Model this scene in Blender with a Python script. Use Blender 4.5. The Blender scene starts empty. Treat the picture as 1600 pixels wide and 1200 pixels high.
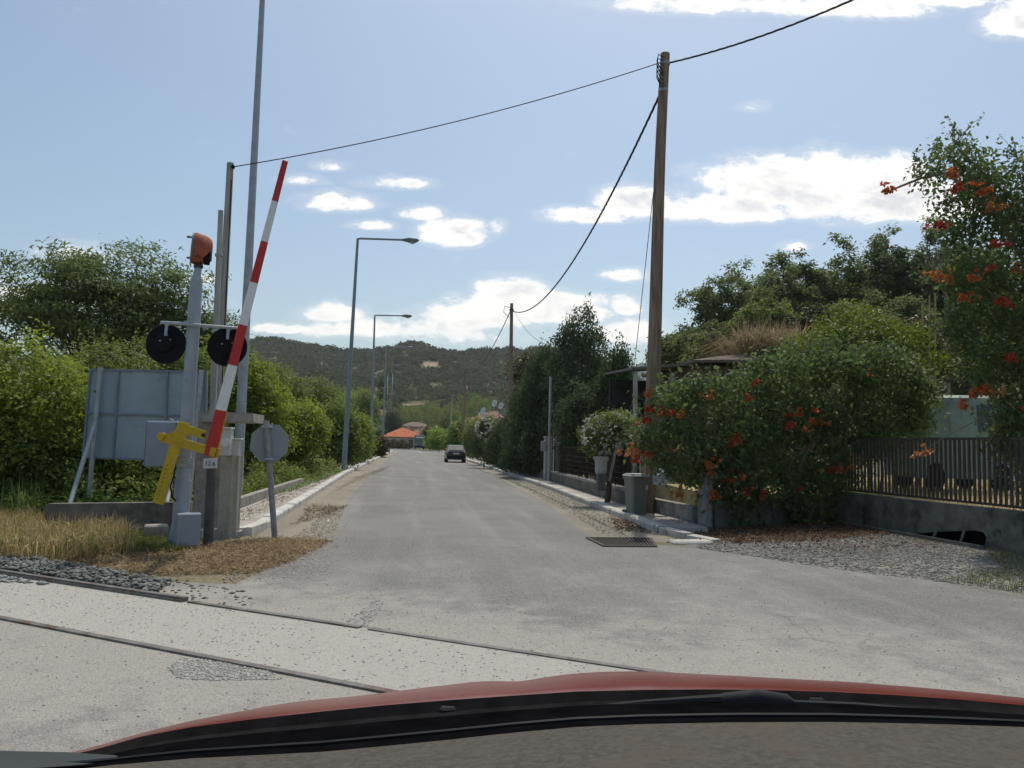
import bpy, math, random
import numpy as np
from mathutils import Vector, Matrix

# ------------------------------------------------------------------ camera, sky, sun
S = bpy.context.scene
COL = S.collection
FPX, CAMH, ROLL = 1230.0, 1.62, 0.0227
PITCH, YAW = 0.07586468, 0.12333614
def _axes():
    R0 = np.array([math.cos(YAW), -math.sin(YAW), 0.0])
    F = np.array([math.sin(YAW)*math.cos(PITCH), math.cos(YAW)*math.cos(PITCH), math.sin(PITCH)])
    U0 = np.cross(R0, F)
    return math.cos(ROLL)*R0+math.sin(ROLL)*U0, -math.sin(ROLL)*R0+math.cos(ROLL)*U0, F
CR, CU, CF = _axes()
cam = bpy.data.objects.new("camera", bpy.data.cameras.new("camera"))
COL.objects.link(cam)
cam.data.sensor_width = 36.0
cam.data.lens = 36.0*FPX/1600.0
cam.data.clip_start = 0.05
cam.data.clip_end = 20000
cam.matrix_world = Matrix(((CR[0], CU[0], -CF[0], 0), (CR[1], CU[1], -CF[1], 0), (CR[2], CU[2], -CF[2], CAMH), (0, 0, 0, 1)))
S.camera = cam
S.view_settings.view_transform = 'Standard'
S.view_settings.look = 'None'
S.view_settings.gamma = 1.0
S.view_settings.exposure = -0.12
S.render.engine = 'CYCLES'
S.cycles.max_bounces = 6
S.cycles.transparent_max_bounces = 6

SUN_AZ, SUN_EL = math.radians(22), math.radians(65)
sd = Vector((math.sin(SUN_AZ)*math.cos(SUN_EL), math.cos(SUN_AZ)*math.cos(SUN_EL), math.sin(SUN_EL)))
sl = bpy.data.lights.new("sun", 'SUN')
sl.energy = 3.0
sl.angle = math.radians(0.6)
sl.color = (1.0, 0.93, 0.82)
so = bpy.data.objects.new("sun", sl)
COL.objects.link(so)
so.rotation_euler = sd.to_track_quat('Z', 'Y').to_euler()

W = bpy.data.worlds.new("World")
S.world = W
W.use_nodes = True
SKY_STRENGTH = 0.145

class NT:
    """tiny node-expression helper"""
    def __init__(self, tree):
        self.t = tree
    def n(self, typ, **kw):
        nd = self.t.nodes.new(typ)
        for k, v in kw.items():
            setattr(nd, k, v)
        return nd
    def put(self, sock, v):
        if isinstance(v, bpy.types.NodeSocket):
            self.t.links.new(v, sock)
        elif v is not None:
            sock.default_value = v
    def m(self, op, a, b=None, c=None, clamp=False):
        nd = self.n('ShaderNodeMath', operation=op, use_clamp=clamp)
        self.put(nd.inputs[0], a)
        if b is not None: self.put(nd.inputs[1], b)
        if c is not None: self.put(nd.inputs[2], c)
        return nd.outputs[0]
    def dot(self, a, v):
        nd = self.n('ShaderNodeVectorMath', operation='DOT_PRODUCT')
        self.put(nd.inputs[0], a); self.put(nd.inputs[1], v)
        return nd.outputs['Value']
    def comb(self, x, y, z):
        nd = self.n('ShaderNodeCombineXYZ')
        for i, v in enumerate((x, y, z)): self.put(nd.inputs[i], v)
        return nd.outputs[0]
    def noise(self, vec, scale, detail=4, rough=0.55, dist=0.0, col=False):
        nd = self.n('ShaderNodeTexNoise')
        self.put(nd.inputs['Vector'], vec)
        nd.inputs['Scale'].default_value = scale
        nd.inputs['Detail'].default_value = detail
        nd.inputs['Roughness'].default_value = rough
        nd.inputs['Distortion'].default_value = dist
        return nd.outputs['Color' if col else 'Fac']
    def ramp(self, v, lo, hi, smooth=True):
        nd = self.n('ShaderNodeMapRange', interpolation_type='SMOOTHSTEP' if smooth else 'LINEAR')
        self.put(nd.inputs['Value'], v)
        self.put(nd.inputs['From Min'], lo); self.put(nd.inputs['From Max'], hi)
        return nd.outputs['Result']
    def mix(self, f, a, b):
        nd = self.n('ShaderNodeMix', data_type='RGBA')
        self.put(nd.inputs[0], f)
        for s, v in ((nd.inputs[6], a), (nd.inputs[7], b)):
            if isinstance(v, tuple) and len(v) == 3: v = v+(1.0,)
            self.put(s, v)
        return nd.outputs[2]

def build_world():
    w = NT(W.node_tree)
    W.node_tree.nodes.clear()
    out = w.n('ShaderNodeOutputWorld')
    bg = w.n('ShaderNodeBackground')
    bg.inputs['Strength'].default_value = SKY_STRENGTH
    sky = w.n('ShaderNodeTexSky', sky_type='NISHITA', sun_disc=False)
    sky.sun_elevation = SUN_EL
    sky.sun_rotation = SUN_AZ
    sky.air_density = 1.0
    sky.dust_density = 2.2
    sky.ozone_density = 1.6
    d = w.n('ShaderNodeTexCoord').outputs['Generated']
    # fixed sky frame: the road's heading; u to its right, v up
    HF = (math.sin(YAW), math.cos(YAW), 0.0); HR = (math.cos(YAW), -math.sin(YAW), 0.0)
    df = w.m('MAXIMUM', w.dot(d, HF), 0.02)
    u = w.m('DIVIDE', w.dot(d, HR), df)
    v = w.m('DIVIDE', w.dot(d, (0, 0, 1)), df)
    uv = w.comb(u, v, 0.0)
    uv2 = w.comb(u, w.m('MULTIPLY', v, 1.7), 3.0)
    n1 = w.noise(uv2, 11.0, 10, 0.62, 0.4)
    n2 = w.noise(uv2, 38.0, 8, 0.65, 0.3)
    fb = w.m('ADD', w.m('MULTIPLY', w.m('SUBTRACT', n1, 0.5), 2.1), w.m('MULTIPLY', w.m('SUBTRACT', n2, 0.5), 1.3))
    clouds = [(1330, 305, 185, 66, 1.4), (1230, 290, 150, 48, 1.3), (1120, 330, 120, 32, 1.25), (910, 338, 70, 18, 1.0), (1000, 322, 75, 30, 1.1), (1450, 320, 100, 48, 1.3),
              (705, 366, 60, 30, 1.25), (663, 336, 38, 15, .95), (778, 358, 14, 13, .6), (522, 318, 62, 17, .62), (520, 260, 28, 11, .55),
              (615, 287, 54, 13, .68), (585, 354, 34, 9, .68), (470, 283, 34, 9, .5), (800, 470, 66, 38, 1.25), (885, 490, 80, 30, 1.2),
              (745, 500, 85, 36, 1.0), (690, 520, 120, 26, .72), (520, 492, 52, 20, 1.0), (570, 515, 95, 20, .85), (980, 525, 70, 26, .85),
              (975, 432, 34, 13, .75), (975, 482, 26, 17, .72), (1240, 386, 24, 10, .7), (1130, 8, 190, 24, .78), (1330, 12, 150, 26, .85), (1590, 36, 70, 40, 1.0), (1480, 0, 110, 22, .8),
              (425, 515, 45, 9, .7), (318, 438, 26, 11, .8), (120, 400, 60, 18, .5), (1180, 168, 22, 9, .42), (60, 470, 200, 26, .5),
              (2000, 200, 260, 80, 1.0), (-500, 300, 260, 70, .8), (1900, 450, 220, 60, .8)]
    mx = None
    for (px, py, a, b, wt) in clouds:
        r = CF+(px-800)/FPX*CR-(py-600)/FPX*CU
        k = r@np.array(HF)
        u0, v0 = (r@np.array(HR))/k, r[2]/k
        du = w.m('MULTIPLY', w.m('SUBTRACT', u, u0), FPX/(a*1.12)/k)
        dv = w.m('MULTIPLY', w.m('SUBTRACT', v, v0), FPX/(b*1.12)/k)
        # flatter underside than top
        dv = w.m('MULTIPLY', dv, w.m('ADD', 1.0, w.m('MULTIPLY', w.m('LESS_THAN', dv, 0.0), 0.55)))
        q = w.m('SUBTRACT', wt, w.m('MULTIPLY', wt, w.m('ADD', w.m('MULTIPLY', du, du), w.m('MULTIPLY', dv, dv))))
        mx = q if mx is None else w.m('MAXIMUM', mx, q)
    dens = w.m('ADD', w.m('MAXIMUM', mx, -1.0), w.m('MULTIPLY', fb, 1.25))
    cov = w.ramp(dens, -0.05, 0.70)
    thin = w.m('MULTIPLY', w.ramp(dens, -0.7, 0.2), 0.16)
    cov = w.m('MAXIMUM', cov, thin)
    cov = w.m('MULTIPLY', cov, w.ramp(w.dot(d, (0, 0, 1)), 0.0, 0.03))
    n3 = w.noise(w.comb(u, w.m('ADD', w.m('MULTIPLY', v, 1.9), .03), 7.0), 13.0, 7, 0.6, 0.3)
    shade = w.m('MULTIPLY', w.ramp(n3, 0.42, 0.66), w.ramp(dens, 0.45, 1.25))
    ccol = w.mix(shade, (8.6, 8.4, 8.1), (5.9, 6.0, 6.25))
    tint = w.n('ShaderNodeMix', data_type='RGBA', blend_type='MULTIPLY'); tint.inputs[0].default_value = 1.0
    w.put(tint.inputs[6], sky.outputs[0]); tint.inputs[7].default_value = (.97, 1.015, .955, 1)
    mixed = w.mix(cov, tint.outputs[2], ccol)
    w.put(bg.inputs['Color'], mixed)
    w.put(out.inputs['Surface'], bg.outputs[0])
build_world()

# ------------------------------------------------------------------ helpers
def ray(px, py):
    return CF+(px-800)/FPX*CR-(py-600)/FPX*CU
def G(px, py, z=0.0):
    d = ray(px, py); t = (z-CAMH)/d[2]
    return Vector((t*d[0], t*d[1], z))
def AT(px, py, Y):
    d = ray(px, py); t = Y/d[1]
    return Vector((t*d[0], Y, CAMH+t*d[2]))
rng = np.random.default_rng(7)
random.seed(5)

def tag(o, label=None, cat=None, group=None, kind=None):
    if label: o['label'] = label
    if cat: o['category'] = cat
    if group: o['group'] = group
    if kind: o['kind'] = kind
    return o
def empty(name, loc, label, cat, group=None, rz=0.0):
    o = bpy.data.objects.new(name, None)
    COL.objects.link(o)
    o.location = loc
    o.rotation_euler = (0, 0, rz)
    o.empty_display_size = 0.2
    return tag(o, label, cat, group)

def link_mesh(name, me, mat, parent=None, smooth=False, world=True):
    o = bpy.data.objects.new(name, me)
    COL.objects.link(o)
    if mat is not None: me.materials.append(mat)
    if smooth:
        me.polygons.foreach_set('use_smooth', [True]*len(me.polygons))
    if parent is not None:
        o.parent = parent
        if world:   # geometry given in world coordinates: pull it into the parent's frame
            me.transform(abs_mat(parent).inverted())
    return o
def abs_mat(o):
    m = Matrix.LocRotScale(o.location, o.rotation_euler, o.scale)
    return abs_mat(o.parent) @ m if o.parent else m

class MB:
    def __init__(self):
        self.v, self.f = [], []
    def add(self, vs, fs):
        b = len(self.v)
        self.v += [tuple(x) for x in vs]
        self.f += [tuple(i+b for i in f) for f in fs]
        return self
    def box(self, c, s, rot=None, bev=0.0):
        hx, hy, hz = s[0]/2, s[1]/2, s[2]/2
        if bev > 0:
            b = min(bev, hx*.9, hy*.9, hz*.9)
            vs, fs = [], []
            idx = {}
            for sx in (-1, 1):
                for sy in (-1, 1):
                    for sz in (-1, 1):
                        for k in range(3):
                            p = [sx*(hx-(b if k != 0 else 0)), sy*(hy-(b if k != 1 else 0)), sz*(hz-(b if k != 2 else 0))]
                            idx[(sx, sy, sz, k)] = len(vs); vs.append(p)
            for sx in (-1, 1):
                f = [idx[(sx, a, c_, 0)] for a, c_ in ((-1, -1), (1, -1), (1, 1), (-1, 1))]
                fs.append(f if sx > 0 else f[::-1])
            for sy in (-1, 1):
                f = [idx[(a, sy, c_, 1)] for a, c_ in ((-1, -1), (1, -1), (1, 1), (-1, 1))]
                fs.append(f[::-1] if sy > 0 else f)
            for sz in (-1, 1):
                f = [idx[(a, c_, sz, 2)] for a, c_ in ((-1, -1), (1, -1), (1, 1), (-1, 1))]
                fs.append(f if sz > 0 else f[::-1])
            for sx in (-1, 1):
                for sy in (-1, 1):
                    f = [idx[(sx, sy, -1, 0)], idx[(sx, sy, -1, 1)], idx[(sx, sy, 1, 1)], idx[(sx, sy, 1, 0)]]
                    fs.append(f if sx*sy > 0 else f[::-1])
                for sz in (-1, 1):
                    f = [idx[(sx, -1, sz, 0)], idx[(sx, 1, sz, 0)], idx[(sx, 1, sz, 2)], idx[(sx, -1, sz, 2)]]
                    fs.append(f if sx*sz > 0 else f[::-1])
            for sy in (-1, 1):
                for sz in (-1, 1):
                    f = [idx[(-1, sy, sz, 1)], idx[(-1, sy, sz, 2)], idx[(1, sy, sz, 2)], idx[(1, sy, sz, 1)]]
                    fs.append(f if sy*sz > 0 else f[::-1])
            for sx in (-1, 1):
                for sy in (-1, 1):
                    for sz in (-1, 1):
                        f = [idx[(sx, sy, sz, k)] for k in range(3)]
                        fs.append(f if sx*sy*sz > 0 else f[::-1])
        else:
            vs = [(x, y, z) for x in (-hx, hx) for y in (-hy, hy) for z in (-hz, hz)]
            fs = [(0, 1, 3, 2), (4, 6, 7, 5), (0, 4, 5, 1), (2, 3, 7, 6), (0, 2, 6, 4), (1, 5, 7, 3)]
        M = rot if rot is not None else Matrix.Identity(3)
        c = Vector(c)
        return self.add([M @ Vector(p)+c for p in vs], fs)
    def beam(self, p0, p1, w, h, ref=(0, 0, 1), w1=None, h1=None):
        p0, p1 = Vector(p0), Vector(p1)
        d = (p1-p0).normalized()
        a = d.cross(Vector(ref))
        if a.length < 1e-3: a = d.cross(Vector((1, 0, 0)))
        a.normalize(); b = a.cross(d)
        w1 = w if w1 is None else w1; h1 = h if h1 is None else h1
        vs = [p+a*sx*ww/2+b*sy*hh/2 for p, ww, hh in ((p0, w, h), (p1, w1, h1)) for sx, sy in ((-1, -1), (1, -1), (1, 1), (-1, 1))]
        return self.add(vs, [(0, 1, 2, 3), (7, 6, 5, 4), (0, 4, 5, 1), (1, 5, 6, 2), (2, 6, 7, 3), (3, 7, 4, 0)])
    def tube(self, pts, r, n=10, cap=True):
        pts = [Vector(p) for p in pts]
        rs = r if isinstance(r, (list, tuple)) else [r]*len(pts)
        vs, fs = [], []
        pa = None
        for i, p in enumerate(pts):
            d = (pts[min(i+1, len(pts)-1)]-pts[max(i-1, 0)]).normalized()
            if pa is None:
                a = d.cross(Vector((0, 1, 0)))
                if a.length < 0.1: a = d.cross(Vector((1, 0, 0)))
            else:
                a = pa-d*pa.dot(d)
            a.normalize(); pa = a
            b = d.cross(a)
            for k in range(n):
                t = 2*math.pi*k/n
                vs.append(p+(a*math.cos(t)+b*math.sin(t))*rs[i])
        for i in range(len(pts)-1):
            for k in range(n):
                k2 = (k+1) % n
                fs.append((i*n+k, i*n+k2, (i+1)*n+k2, (i+1)*n+k))
        if cap:
            fs.append(tuple(range(n))[::-1]); fs.append(tuple((len(pts)-1)*n+k for k in range(n)))
        return self.add(vs, fs)
    def lathe(self, prof, origin, axis, n=20):
        """prof: (radius, along-axis)"""
        ax = Vector(axis).normalized()
        a = ax.cross(Vector((0, 0, 1)))
        if a.length < 0.1: a = ax.cross(Vector((1, 0, 0)))
        a.normalize(); b = ax.cross(a)
        o = Vector(origin)
        vs, fs = [], []
        for r, h in prof:
            for k in range(n):
                t = 2*math.pi*k/n
                vs.append(o+ax*h+(a*math.cos(t)+b*math.sin(t))*max(r, 1e-4))
        for i in range(len(prof)-1):
            for k in range(n):
                k2 = (k+1) % n
                fs.append((i*n+k, i*n+k2, (i+1)*n+k2, (i+1)*n+k))
        fs.append(tuple(range(n))[::-1]); fs.append(tuple((len(prof)-1)*n+k for k in range(n)))
        return self.add(vs, fs)
    def prism(self, poly, ext):
        """poly: list of 3D points; ext: extrusion vector"""
        n = len(poly); e = Vector(ext)
        vs = [Vector(p) for p in poly]+[Vector(p)+e for p in poly]
        fs = [tuple(range(n))[::-1], tuple(range(n, 2*n))]+[(i, (i+1) % n, n+(i+1) % n, n+i) for i in range(n)]
        return self.add(vs, fs)
    def grid(self, rows):
        m = len(rows[0]); b = []
        fs = []
        for r in rows: b += [tuple(p) for p in r]
        for i in range(len(rows)-1):
            for j in range(m-1):
                fs.append((i*m+j, i*m+j+1, (i+1)*m+j+1, (i+1)*m+j))
        return self.add(b, fs)
    def build(self, name, mat, parent=None, smooth=False, world=True):
        me = bpy.data.meshes.new(name)
        me.from_pydata(self.v, [], self.f)
        me.update()
        o = link_mesh(name, me, mat, parent, False, world)
        if smooth:
            me.polygons.foreach_set('use_smooth', [True]*len(me.polygons))
            try: me.set_sharp_from_angle(angle=math.radians(40))
            except Exception: pass
        return o

def fast_mesh(name, verts, k):
    """verts (N*k,3): N separate k-gons"""
    me = bpy.data.meshes.new(name)
    nv = len(verts); nf = nv//k
    me.vertices.add(nv); me.vertices.foreach_set('co', np.ascontiguousarray(verts, dtype=np.float32).ravel())
    me.loops.add(nv); me.loops.foreach_set('vertex_index', np.arange(nv, dtype=np.int32))
    me.polygons.add(nf); me.polygons.foreach_set('loop_start', np.arange(0, nv, k, dtype=np.int32))
    me.update(calc_edges=True)
    me.validate()
    return me
def unit(v):
    return v/np.maximum(np.linalg.norm(v, axis=1, keepdims=True), 1e-9)
def leaf_verts(P, size, up=0.6, aspect=0.5, out=None, hang=0.0, fold=0.12):
    n = len(P)
    nrm = rng.normal(size=(n, 3)); nrm[:, 2] += up*1.5
    if out is not None: nrm += out*0.9
    nrm = unit(nrm)
    a = np.cross(nrm, rng.normal(size=(n, 3)))
    a[:, 2] -= hang
    a = unit(a); b = unit(np.cross(nrm, a)); nn = np.cross(a, b)
    s = (size*(0.65+0.7*rng.random(n)))[:, None]
    w = s*aspect*0.5
    V = np.empty((n, 4, 3))
    V[:, 0] = P
    V[:, 1] = P+a*s*0.45+b*w+nn*s*fold
    V[:, 2] = P+a*s
    V[:, 3] = P+a*s*0.45-b*w+nn*s*fold
    return V.reshape(-1, 3)
def cluster(P, n_each, rad, flat=0.7):
    q = np.repeat(P, n_each, axis=0)
    o = rng.normal(size=(len(q), 3))*rad
    o[:, 2] *= flat
    return q+o
def lumpy_ellipsoid(c, r, n, inner=0.45, lump=0.28, seed=0, zmin=-1.0):
    """clump centres through an uneven crown"""
    g = np.random.default_rng(seed)
    d = unit(g.normal(size=(n*2, 3)))
    d = d[d[:, 2] > zmin][:n]
    ph = g.random(6)*6.28
    k = 1+lump*(np.sin(3.1*d[:, 0]+2.3*d[:, 2]+ph[0])*np.sin(3.7*d[:, 1]+ph[1])+0.6*np.sin(6.3*d[:, 2]+ph[2])*np.sin(5.9*d[:, 0]+ph[3]))
    rad = (inner+(1-inner)*g.random(len(d))**0.6)*k
    return np.array(c)+d*rad[:, None]*np.array(r), d

# ------------------------------------------------------------------ materials
MATS = {}
def mat(name, col, rough=0.8, metal=0.0, var=0.12, vscale=4.0, bump=0.0, bscale=30.0, spec=0.3, col2=None, f2=None, streak=False, coat=0.0):
    if name in MATS: return MATS[name]
    m = bpy.data.materials.new(name); m.use_nodes = True
    t = NT(m.node_tree); b = m.node_tree.nodes['Principled BSDF']
    tc = t.n('ShaderNodeTexCoord').outputs['Object']
    vec = tc
    if streak:
        mp = t.n('ShaderNodeMapping'); mp.inputs['Scale'].default_value = (1, 1, 0.08); t.put(mp.inputs[0], tc); vec = mp.outputs[0]
    nz = t.noise(vec, vscale, 5, 0.6)
    c1 = tuple(max(0, x*(1-var)) for x in col); c2 = tuple(min(1, x*(1+var)) for x in col)
    c = t.mix(t.ramp(nz, 0.3, 0.7), c1, c2)
    if col2 is not None:
        lo, hi, sc = f2
        c = t.mix(t.ramp(t.noise(vec, sc, 6, 0.65), lo, hi), c, col2)
    t.put(b.inputs['Base Color'], c)
    b.inputs['Roughness'].default_value = rough
    b.inputs['Metallic'].default_value = metal
    b.inputs['Specular IOR Level'].default_value = spec
    b.inputs['Coat Weight'].default_value = coat
    if bump > 0:
        bp = t.n('ShaderNodeBump'); bp.inputs['Strength'].default_value = bump; bp.inputs['Distance'].default_value = 0.02
        t.put(bp.inputs['Height'], t.noise(vec, bscale, 6, 0.65)); t.put(b.inputs['Normal'], bp.outputs[0])
    MATS[name] = m
    return m
def leafmat(name, c1, c2, trans=0.3, rough=0.5, spec=0.35, c3=None, patch=0.5):
    if name in MATS: return MATS[name]
    m = bpy.data.materials.new(name); m.use_nodes = True
    t = NT(m.node_tree); b = m.node_tree.nodes['Principled BSDF']; o = m.node_tree.nodes['Material Output']
    rnd = t.n('ShaderNodeNewGeometry').outputs['Random Per Island']
    pos = t.n('ShaderNodeTexCoord').outputs['Object']
    nz = t.noise(pos, patch, 3, 0.6)
    f = t.m('ADD', t.m('MULTIPLY', rnd, 0.6), t.m('MULTIPLY', t.ramp(nz, 0.35, 0.65), 0.4))
    c = t.mix(f, c1, c2)
    if c3 is not None:
        c = t.mix(t.m('GREATER_THAN', t.m('FRACT', t.m('MULTIPLY', rnd, 37.0)), 0.93), c, c3)
    t.put(b.inputs['Base Color'], c)
    b.inputs['Roughness'].default_value = rough
    b.inputs['Specular IOR Level'].default_value = spec
    tr = t.n('ShaderNodeBsdfTranslucent')
    hs = t.n('ShaderNodeHueSaturation'); hs.inputs['Value'].default_value = 1.25; hs.inputs['Saturation'].default_value = 1.1
    t.put(hs.inputs['Color'], c); t.put(tr.inputs['Color'], hs.outputs[0])
    mx = t.n('ShaderNodeMixShader'); mx.inputs[0].default_value = trans
    t.put(mx.inputs[1], b.outputs[0]); t.put(mx.inputs[2], tr.outputs[0]); t.put(o.inputs['Surface'], mx.outputs[0])
    MATS[name] = m
    return m

bark = mat('bark', (.10, .075, .055), .95, var=.35, vscale=9, bump=.6, streak=True)
galv = mat('galvanised_steel', (.38, .41, .42), .55, .35, var=.12, vscale=6, bump=.05)
lamp_grey = mat('lamp_post_grey', (.27, .31, .34), .55, .3, var=.1)
mast_grey = mat('mast_grey_paint', (.33, .37, .41), .55, .1, var=.10, vscale=3, col2=(.22, .22, .21), f2=(.60, .75, 5.0))
black_plastic = mat('black_plastic', (.009, .0095, .012), .75, var=.2, spec=.15)
rust = mat('rusty_orange', (.34, .10, .055), .8, var=.25, vscale=9, col2=(.10, .05, .035), f2=(.52, .70, 7.0), bump=.2)
concrete = mat('concrete', (.31, .29, .25), .95, var=.2, vscale=5, bump=.35, bscale=40, col2=(.17, .16, .14), f2=(.52, .72, 3.0))
concrete_dark = mat('stained_concrete', (.165, .155, .135), .95, var=.3, vscale=4, bump=.4, bscale=30, col2=(.09, .09, .08), f2=(.48, .68, 2.2))
concrete_cream = mat('cream_concrete', (.42, .38, .30), .95, var=.12, vscale=6, bump=.2, col2=(.26, .24, .20), f2=(.55, .75, 4.0))
white_plastic = mat('weathered_white_plastic', (.58, .57, .53), .6, var=.08)
white_paint = mat('white_paint', (.74, .74, .72), .5, var=.05, vscale=8)
red_paint = mat('barrier_red', (.50, .035, .030), .45, var=.08)
yellow_paint = mat('yellow_paint', (.55, .37, .02), .5, var=.12, vscale=6, col2=(.30, .20, .04), f2=(.62, .72, 12.0))
wood_pole = mat('weathered_pole_wood', (.26, .185, .13), .95, var=.35, vscale=14, bump=.6, bscale=30, streak=True, col2=(.11, .08, .06), f2=(.55, .75, 8.0))
grey_wood = mat('grey_pole_wood', (.36, .345, .31), .95, var=.3, vscale=12, bump=.5, streak=True)
cable_mat = mat('black_cable', (.016, .016, .018), .6)
board_mat = mat('faded_board_back', (.32, .385, .42), .65, .15, var=.07, vscale=1.6, col2=(.22, .25, .26), f2=(.55, .8, 2.4))
board_rib = mat('board_rib', (.20, .25, .29), .6, .2, var=.1)

# ------------------------------------------------------------------ ground surfaces
def ground_material():
    m = bpy.data.materials.new('dry_ground'); m.use_nodes = True
    t = NT(m.node_tree); b = m.node_tree.nodes['Principled BSDF']
    p = t.n('ShaderNodeTexCoord').outputs['Object']
    a = t.noise(p, .35, 6, .6); f = t.noise(p, 9.0, 6, .7)
    c = t.mix(t.ramp(a, .35, .65), (.20, .165, .105), (.12, .125, .055))
    c = t.mix(t.ramp(f, .35, .75), c, (.27, .235, .165))
    t.put(b.inputs['Base Color'], c); b.inputs['Roughness'].default_value = 1.0; b.inputs['Specular IOR Level'].default_value = .1
    bp = t.n('ShaderNodeBump'); bp.inputs['Strength'].default_value = .6; bp.inputs['Distance'].default_value = .03
    t.put(bp.inputs['Height'], f); t.put(b.inputs['Normal'], bp.outputs[0])
    return m
def asphalt_material(name, dark, light, dust, dustlo, dusthi, railside=False):
    m = bpy.data.materials.new(name); m.use_nodes = True
    t = NT(m.node_tree); b = m.node_tree.nodes['Principled BSDF']
    p = t.n('ShaderNodeTexCoord').outputs['Object']
    sx = t.n('ShaderNodeSeparateXYZ'); t.put(sx.inputs[0], p)
    big = t.noise(p, .45, 5, .6, .3); mid = t.noise(p, 2.6, 6, .65); fine = t.noise(p, 60.0, 4, .7)
    mp = t.n('ShaderNodeMapping'); mp.inputs['Scale'].default_value = (1.6, .09, 1); t.put(mp.inputs[0], p)
    lane = t.noise(mp.outputs[0], 1.0, 4, .55)
    c = t.mix(t.ramp(big, .32, .68), dark, light)
    c = t.mix(t.m('MULTIPLY', t.ramp(lane, .45, .7), .45), c, tuple(x*1.35 for x in light))
    # pale dust, denser near the crossing
    near = t.ramp(sx.outputs[1], 16.0, 3.0)
    dm = t.m('ADD', t.m('MULTIPLY', mid, .55), t.m('MULTIPLY', big, .45))
    dm = t.m('ADD', dm, t.m('MULTIPLY', near, .16))
    c = t.mix(t.m('MULTIPLY', t.ramp(dm, dustlo, dusthi), .8), c, dust)
    if railside:
        # dust spread along the crossing
        dist = t.m('ABSOLUTE', t.m('ADD', t.m('ADD', t.m('MULTIPLY', sx.outputs[0], .5464), t.m('MULTIPLY', sx.outputs[1], .8375)), -5.658+.72))
        spread = t.m('ADD', t.ramp(dist, 2.7, .75, False), t.m('MULTIPLY', t.m('SUBTRACT', dm, .58), 3.2))
        spread = t.m('ADD', spread, t.m('MULTIPLY', t.ramp(sx.outputs[0], -3.0, 3.0, False), .12))
        c = t.mix(t.m('MULTIPLY', t.ramp(spread, .25, 1.05), .9), c, t.mix(t.ramp(fine, .35, .7), dust, tuple(x*1.2 for x in dust)))
    # aggregate speckle: pale and dark stones in the surface
    vo = t.n('ShaderNodeTexVoronoi'); vo.inputs['Scale'].default_value = 85.0; t.put(vo.inputs['Vector'], p)
    sp = t.n('ShaderNodeSeparateColor'); t.put(sp.inputs[0], vo.outputs['Color'])
    c = t.mix(t.m('MULTIPLY', t.m('GREATER_THAN', sp.outputs[0], .82), .35), c, (.44, .43, .40))
    c = t.mix(t.m('MULTIPLY', t.m('GREATER_THAN', sp.outputs[1], .90), .30), c, tuple(x*.5 for x in dark))
    c = t.mix(t.m('MULTIPLY', t.ramp(fine, .45, .75), .25), c, tuple(x*1.5 for x in light))
    # hairline cracks
    vc = t.n('ShaderNodeTexVoronoi', feature='DISTANCE_TO_EDGE'); vc.inputs['Scale'].default_value = .55
    wob = t.n('ShaderNodeMixRGB'); wob.blend_type = 'ADD'; wob.inputs[0].default_value = .35
    t.put(wob.inputs[1], p); t.put(wob.inputs[2], t.noise(p, 2.5, 5, .6, col=True)); t.put(vc.inputs['Vector'], wob.outputs[0])
    crack = t.m('MULTIPLY', t.m('LESS_THAN', vc.outputs['Distance'], .006), t.ramp(big, .50, .62))
    c = t.mix(t.m('MULTIPLY', crack, .3), c, tuple(x*.35 for x in dark))
    t.put(b.inputs['Base Color'], c); b.inputs['Roughness'].default_value = .95; b.inputs['Specular IOR Level'].default_value = .12
    bp = t.n('ShaderNodeBump'); bp.inputs['Strength'].default_value = .7; bp.inputs['Distance'].default_value = .016
    t.put(bp.inputs['Height'], t.m('ADD', t.m('MULTIPLY', fine, .5), t.m('ADD', t.m('MULTIPLY', vo.outputs['Distance'], .6), t.m('ADD', mid, t.m('MULTIPLY', t.noise(p, 17.0, 4, .6), 1.1)))))
    t.put(b.inputs['Normal'], bp.outputs[0])
    return m

def bend(Y):
    return -((max(Y-125.0, 0.0))**2)/150.0
def sheet(name, poly, z, m, label=None):
    """flat polygon; poly is a list of (x,y)"""
    mb = MB().add([(x, y, z) for x, y in poly], [tuple(range(len(poly)))])
    o = mb.build(name, m)
    me = o.data
    if me.polygons[0].normal.z < 0: me.flip_normals()
    return tag(o, kind='structure')
def jag(poly, step=0.5, amp=0.1, seed=1, lim=60):
    r = random.Random(seed); out = []
    for i in range(len(poly)):
        a, b = Vector(poly[i]), Vector(poly[(i+1) % len(poly)])
        L = (b-a).length
        n = max(1, min(lim, int(L/step)))
        for k in range(n):
            q = a.lerp(b, k/n)
            out.append((q.x+r.uniform(-amp, amp), q.y+r.uniform(-amp, amp)))
    return out
gmat = ground_material()
gr = MB()
R_ = 4500
gr.add([(-R_, -R_, 0), (R_, -R_, 0), (R_, R_, 0), (-R_, R_, 0)], [(0, 1, 2, 3)])
tag(gr.build('ground', gmat), kind='structure')
dust_mat = asphalt_material('crossing_dust', (.315, .302, .268), (.385, .37, .33), (.43, .412, .365), .42, .62)
asph = asphalt_material('road_asphalt', (.188, .183, .172), (.240, .233, .216), (.335, .318, .278), .54, .80, True)
gutter_mat = asphalt_material('gutter_sand', (.225, .20, .155), (.285, .255, .20), (.33, .30, .24), .45, .7)
gravel_ground = asphalt_material('gravel_ground', (.15, .146, .13), (.21, .202, .18), (.30, .28, .22), .5, .75)
ys = [14, 19, 27, 39, 60, 90, 120, 130, 140, 150, 160, 170, 180, 190, 200]
lw = [(-2.55, -4.5, 13.4)]
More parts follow.
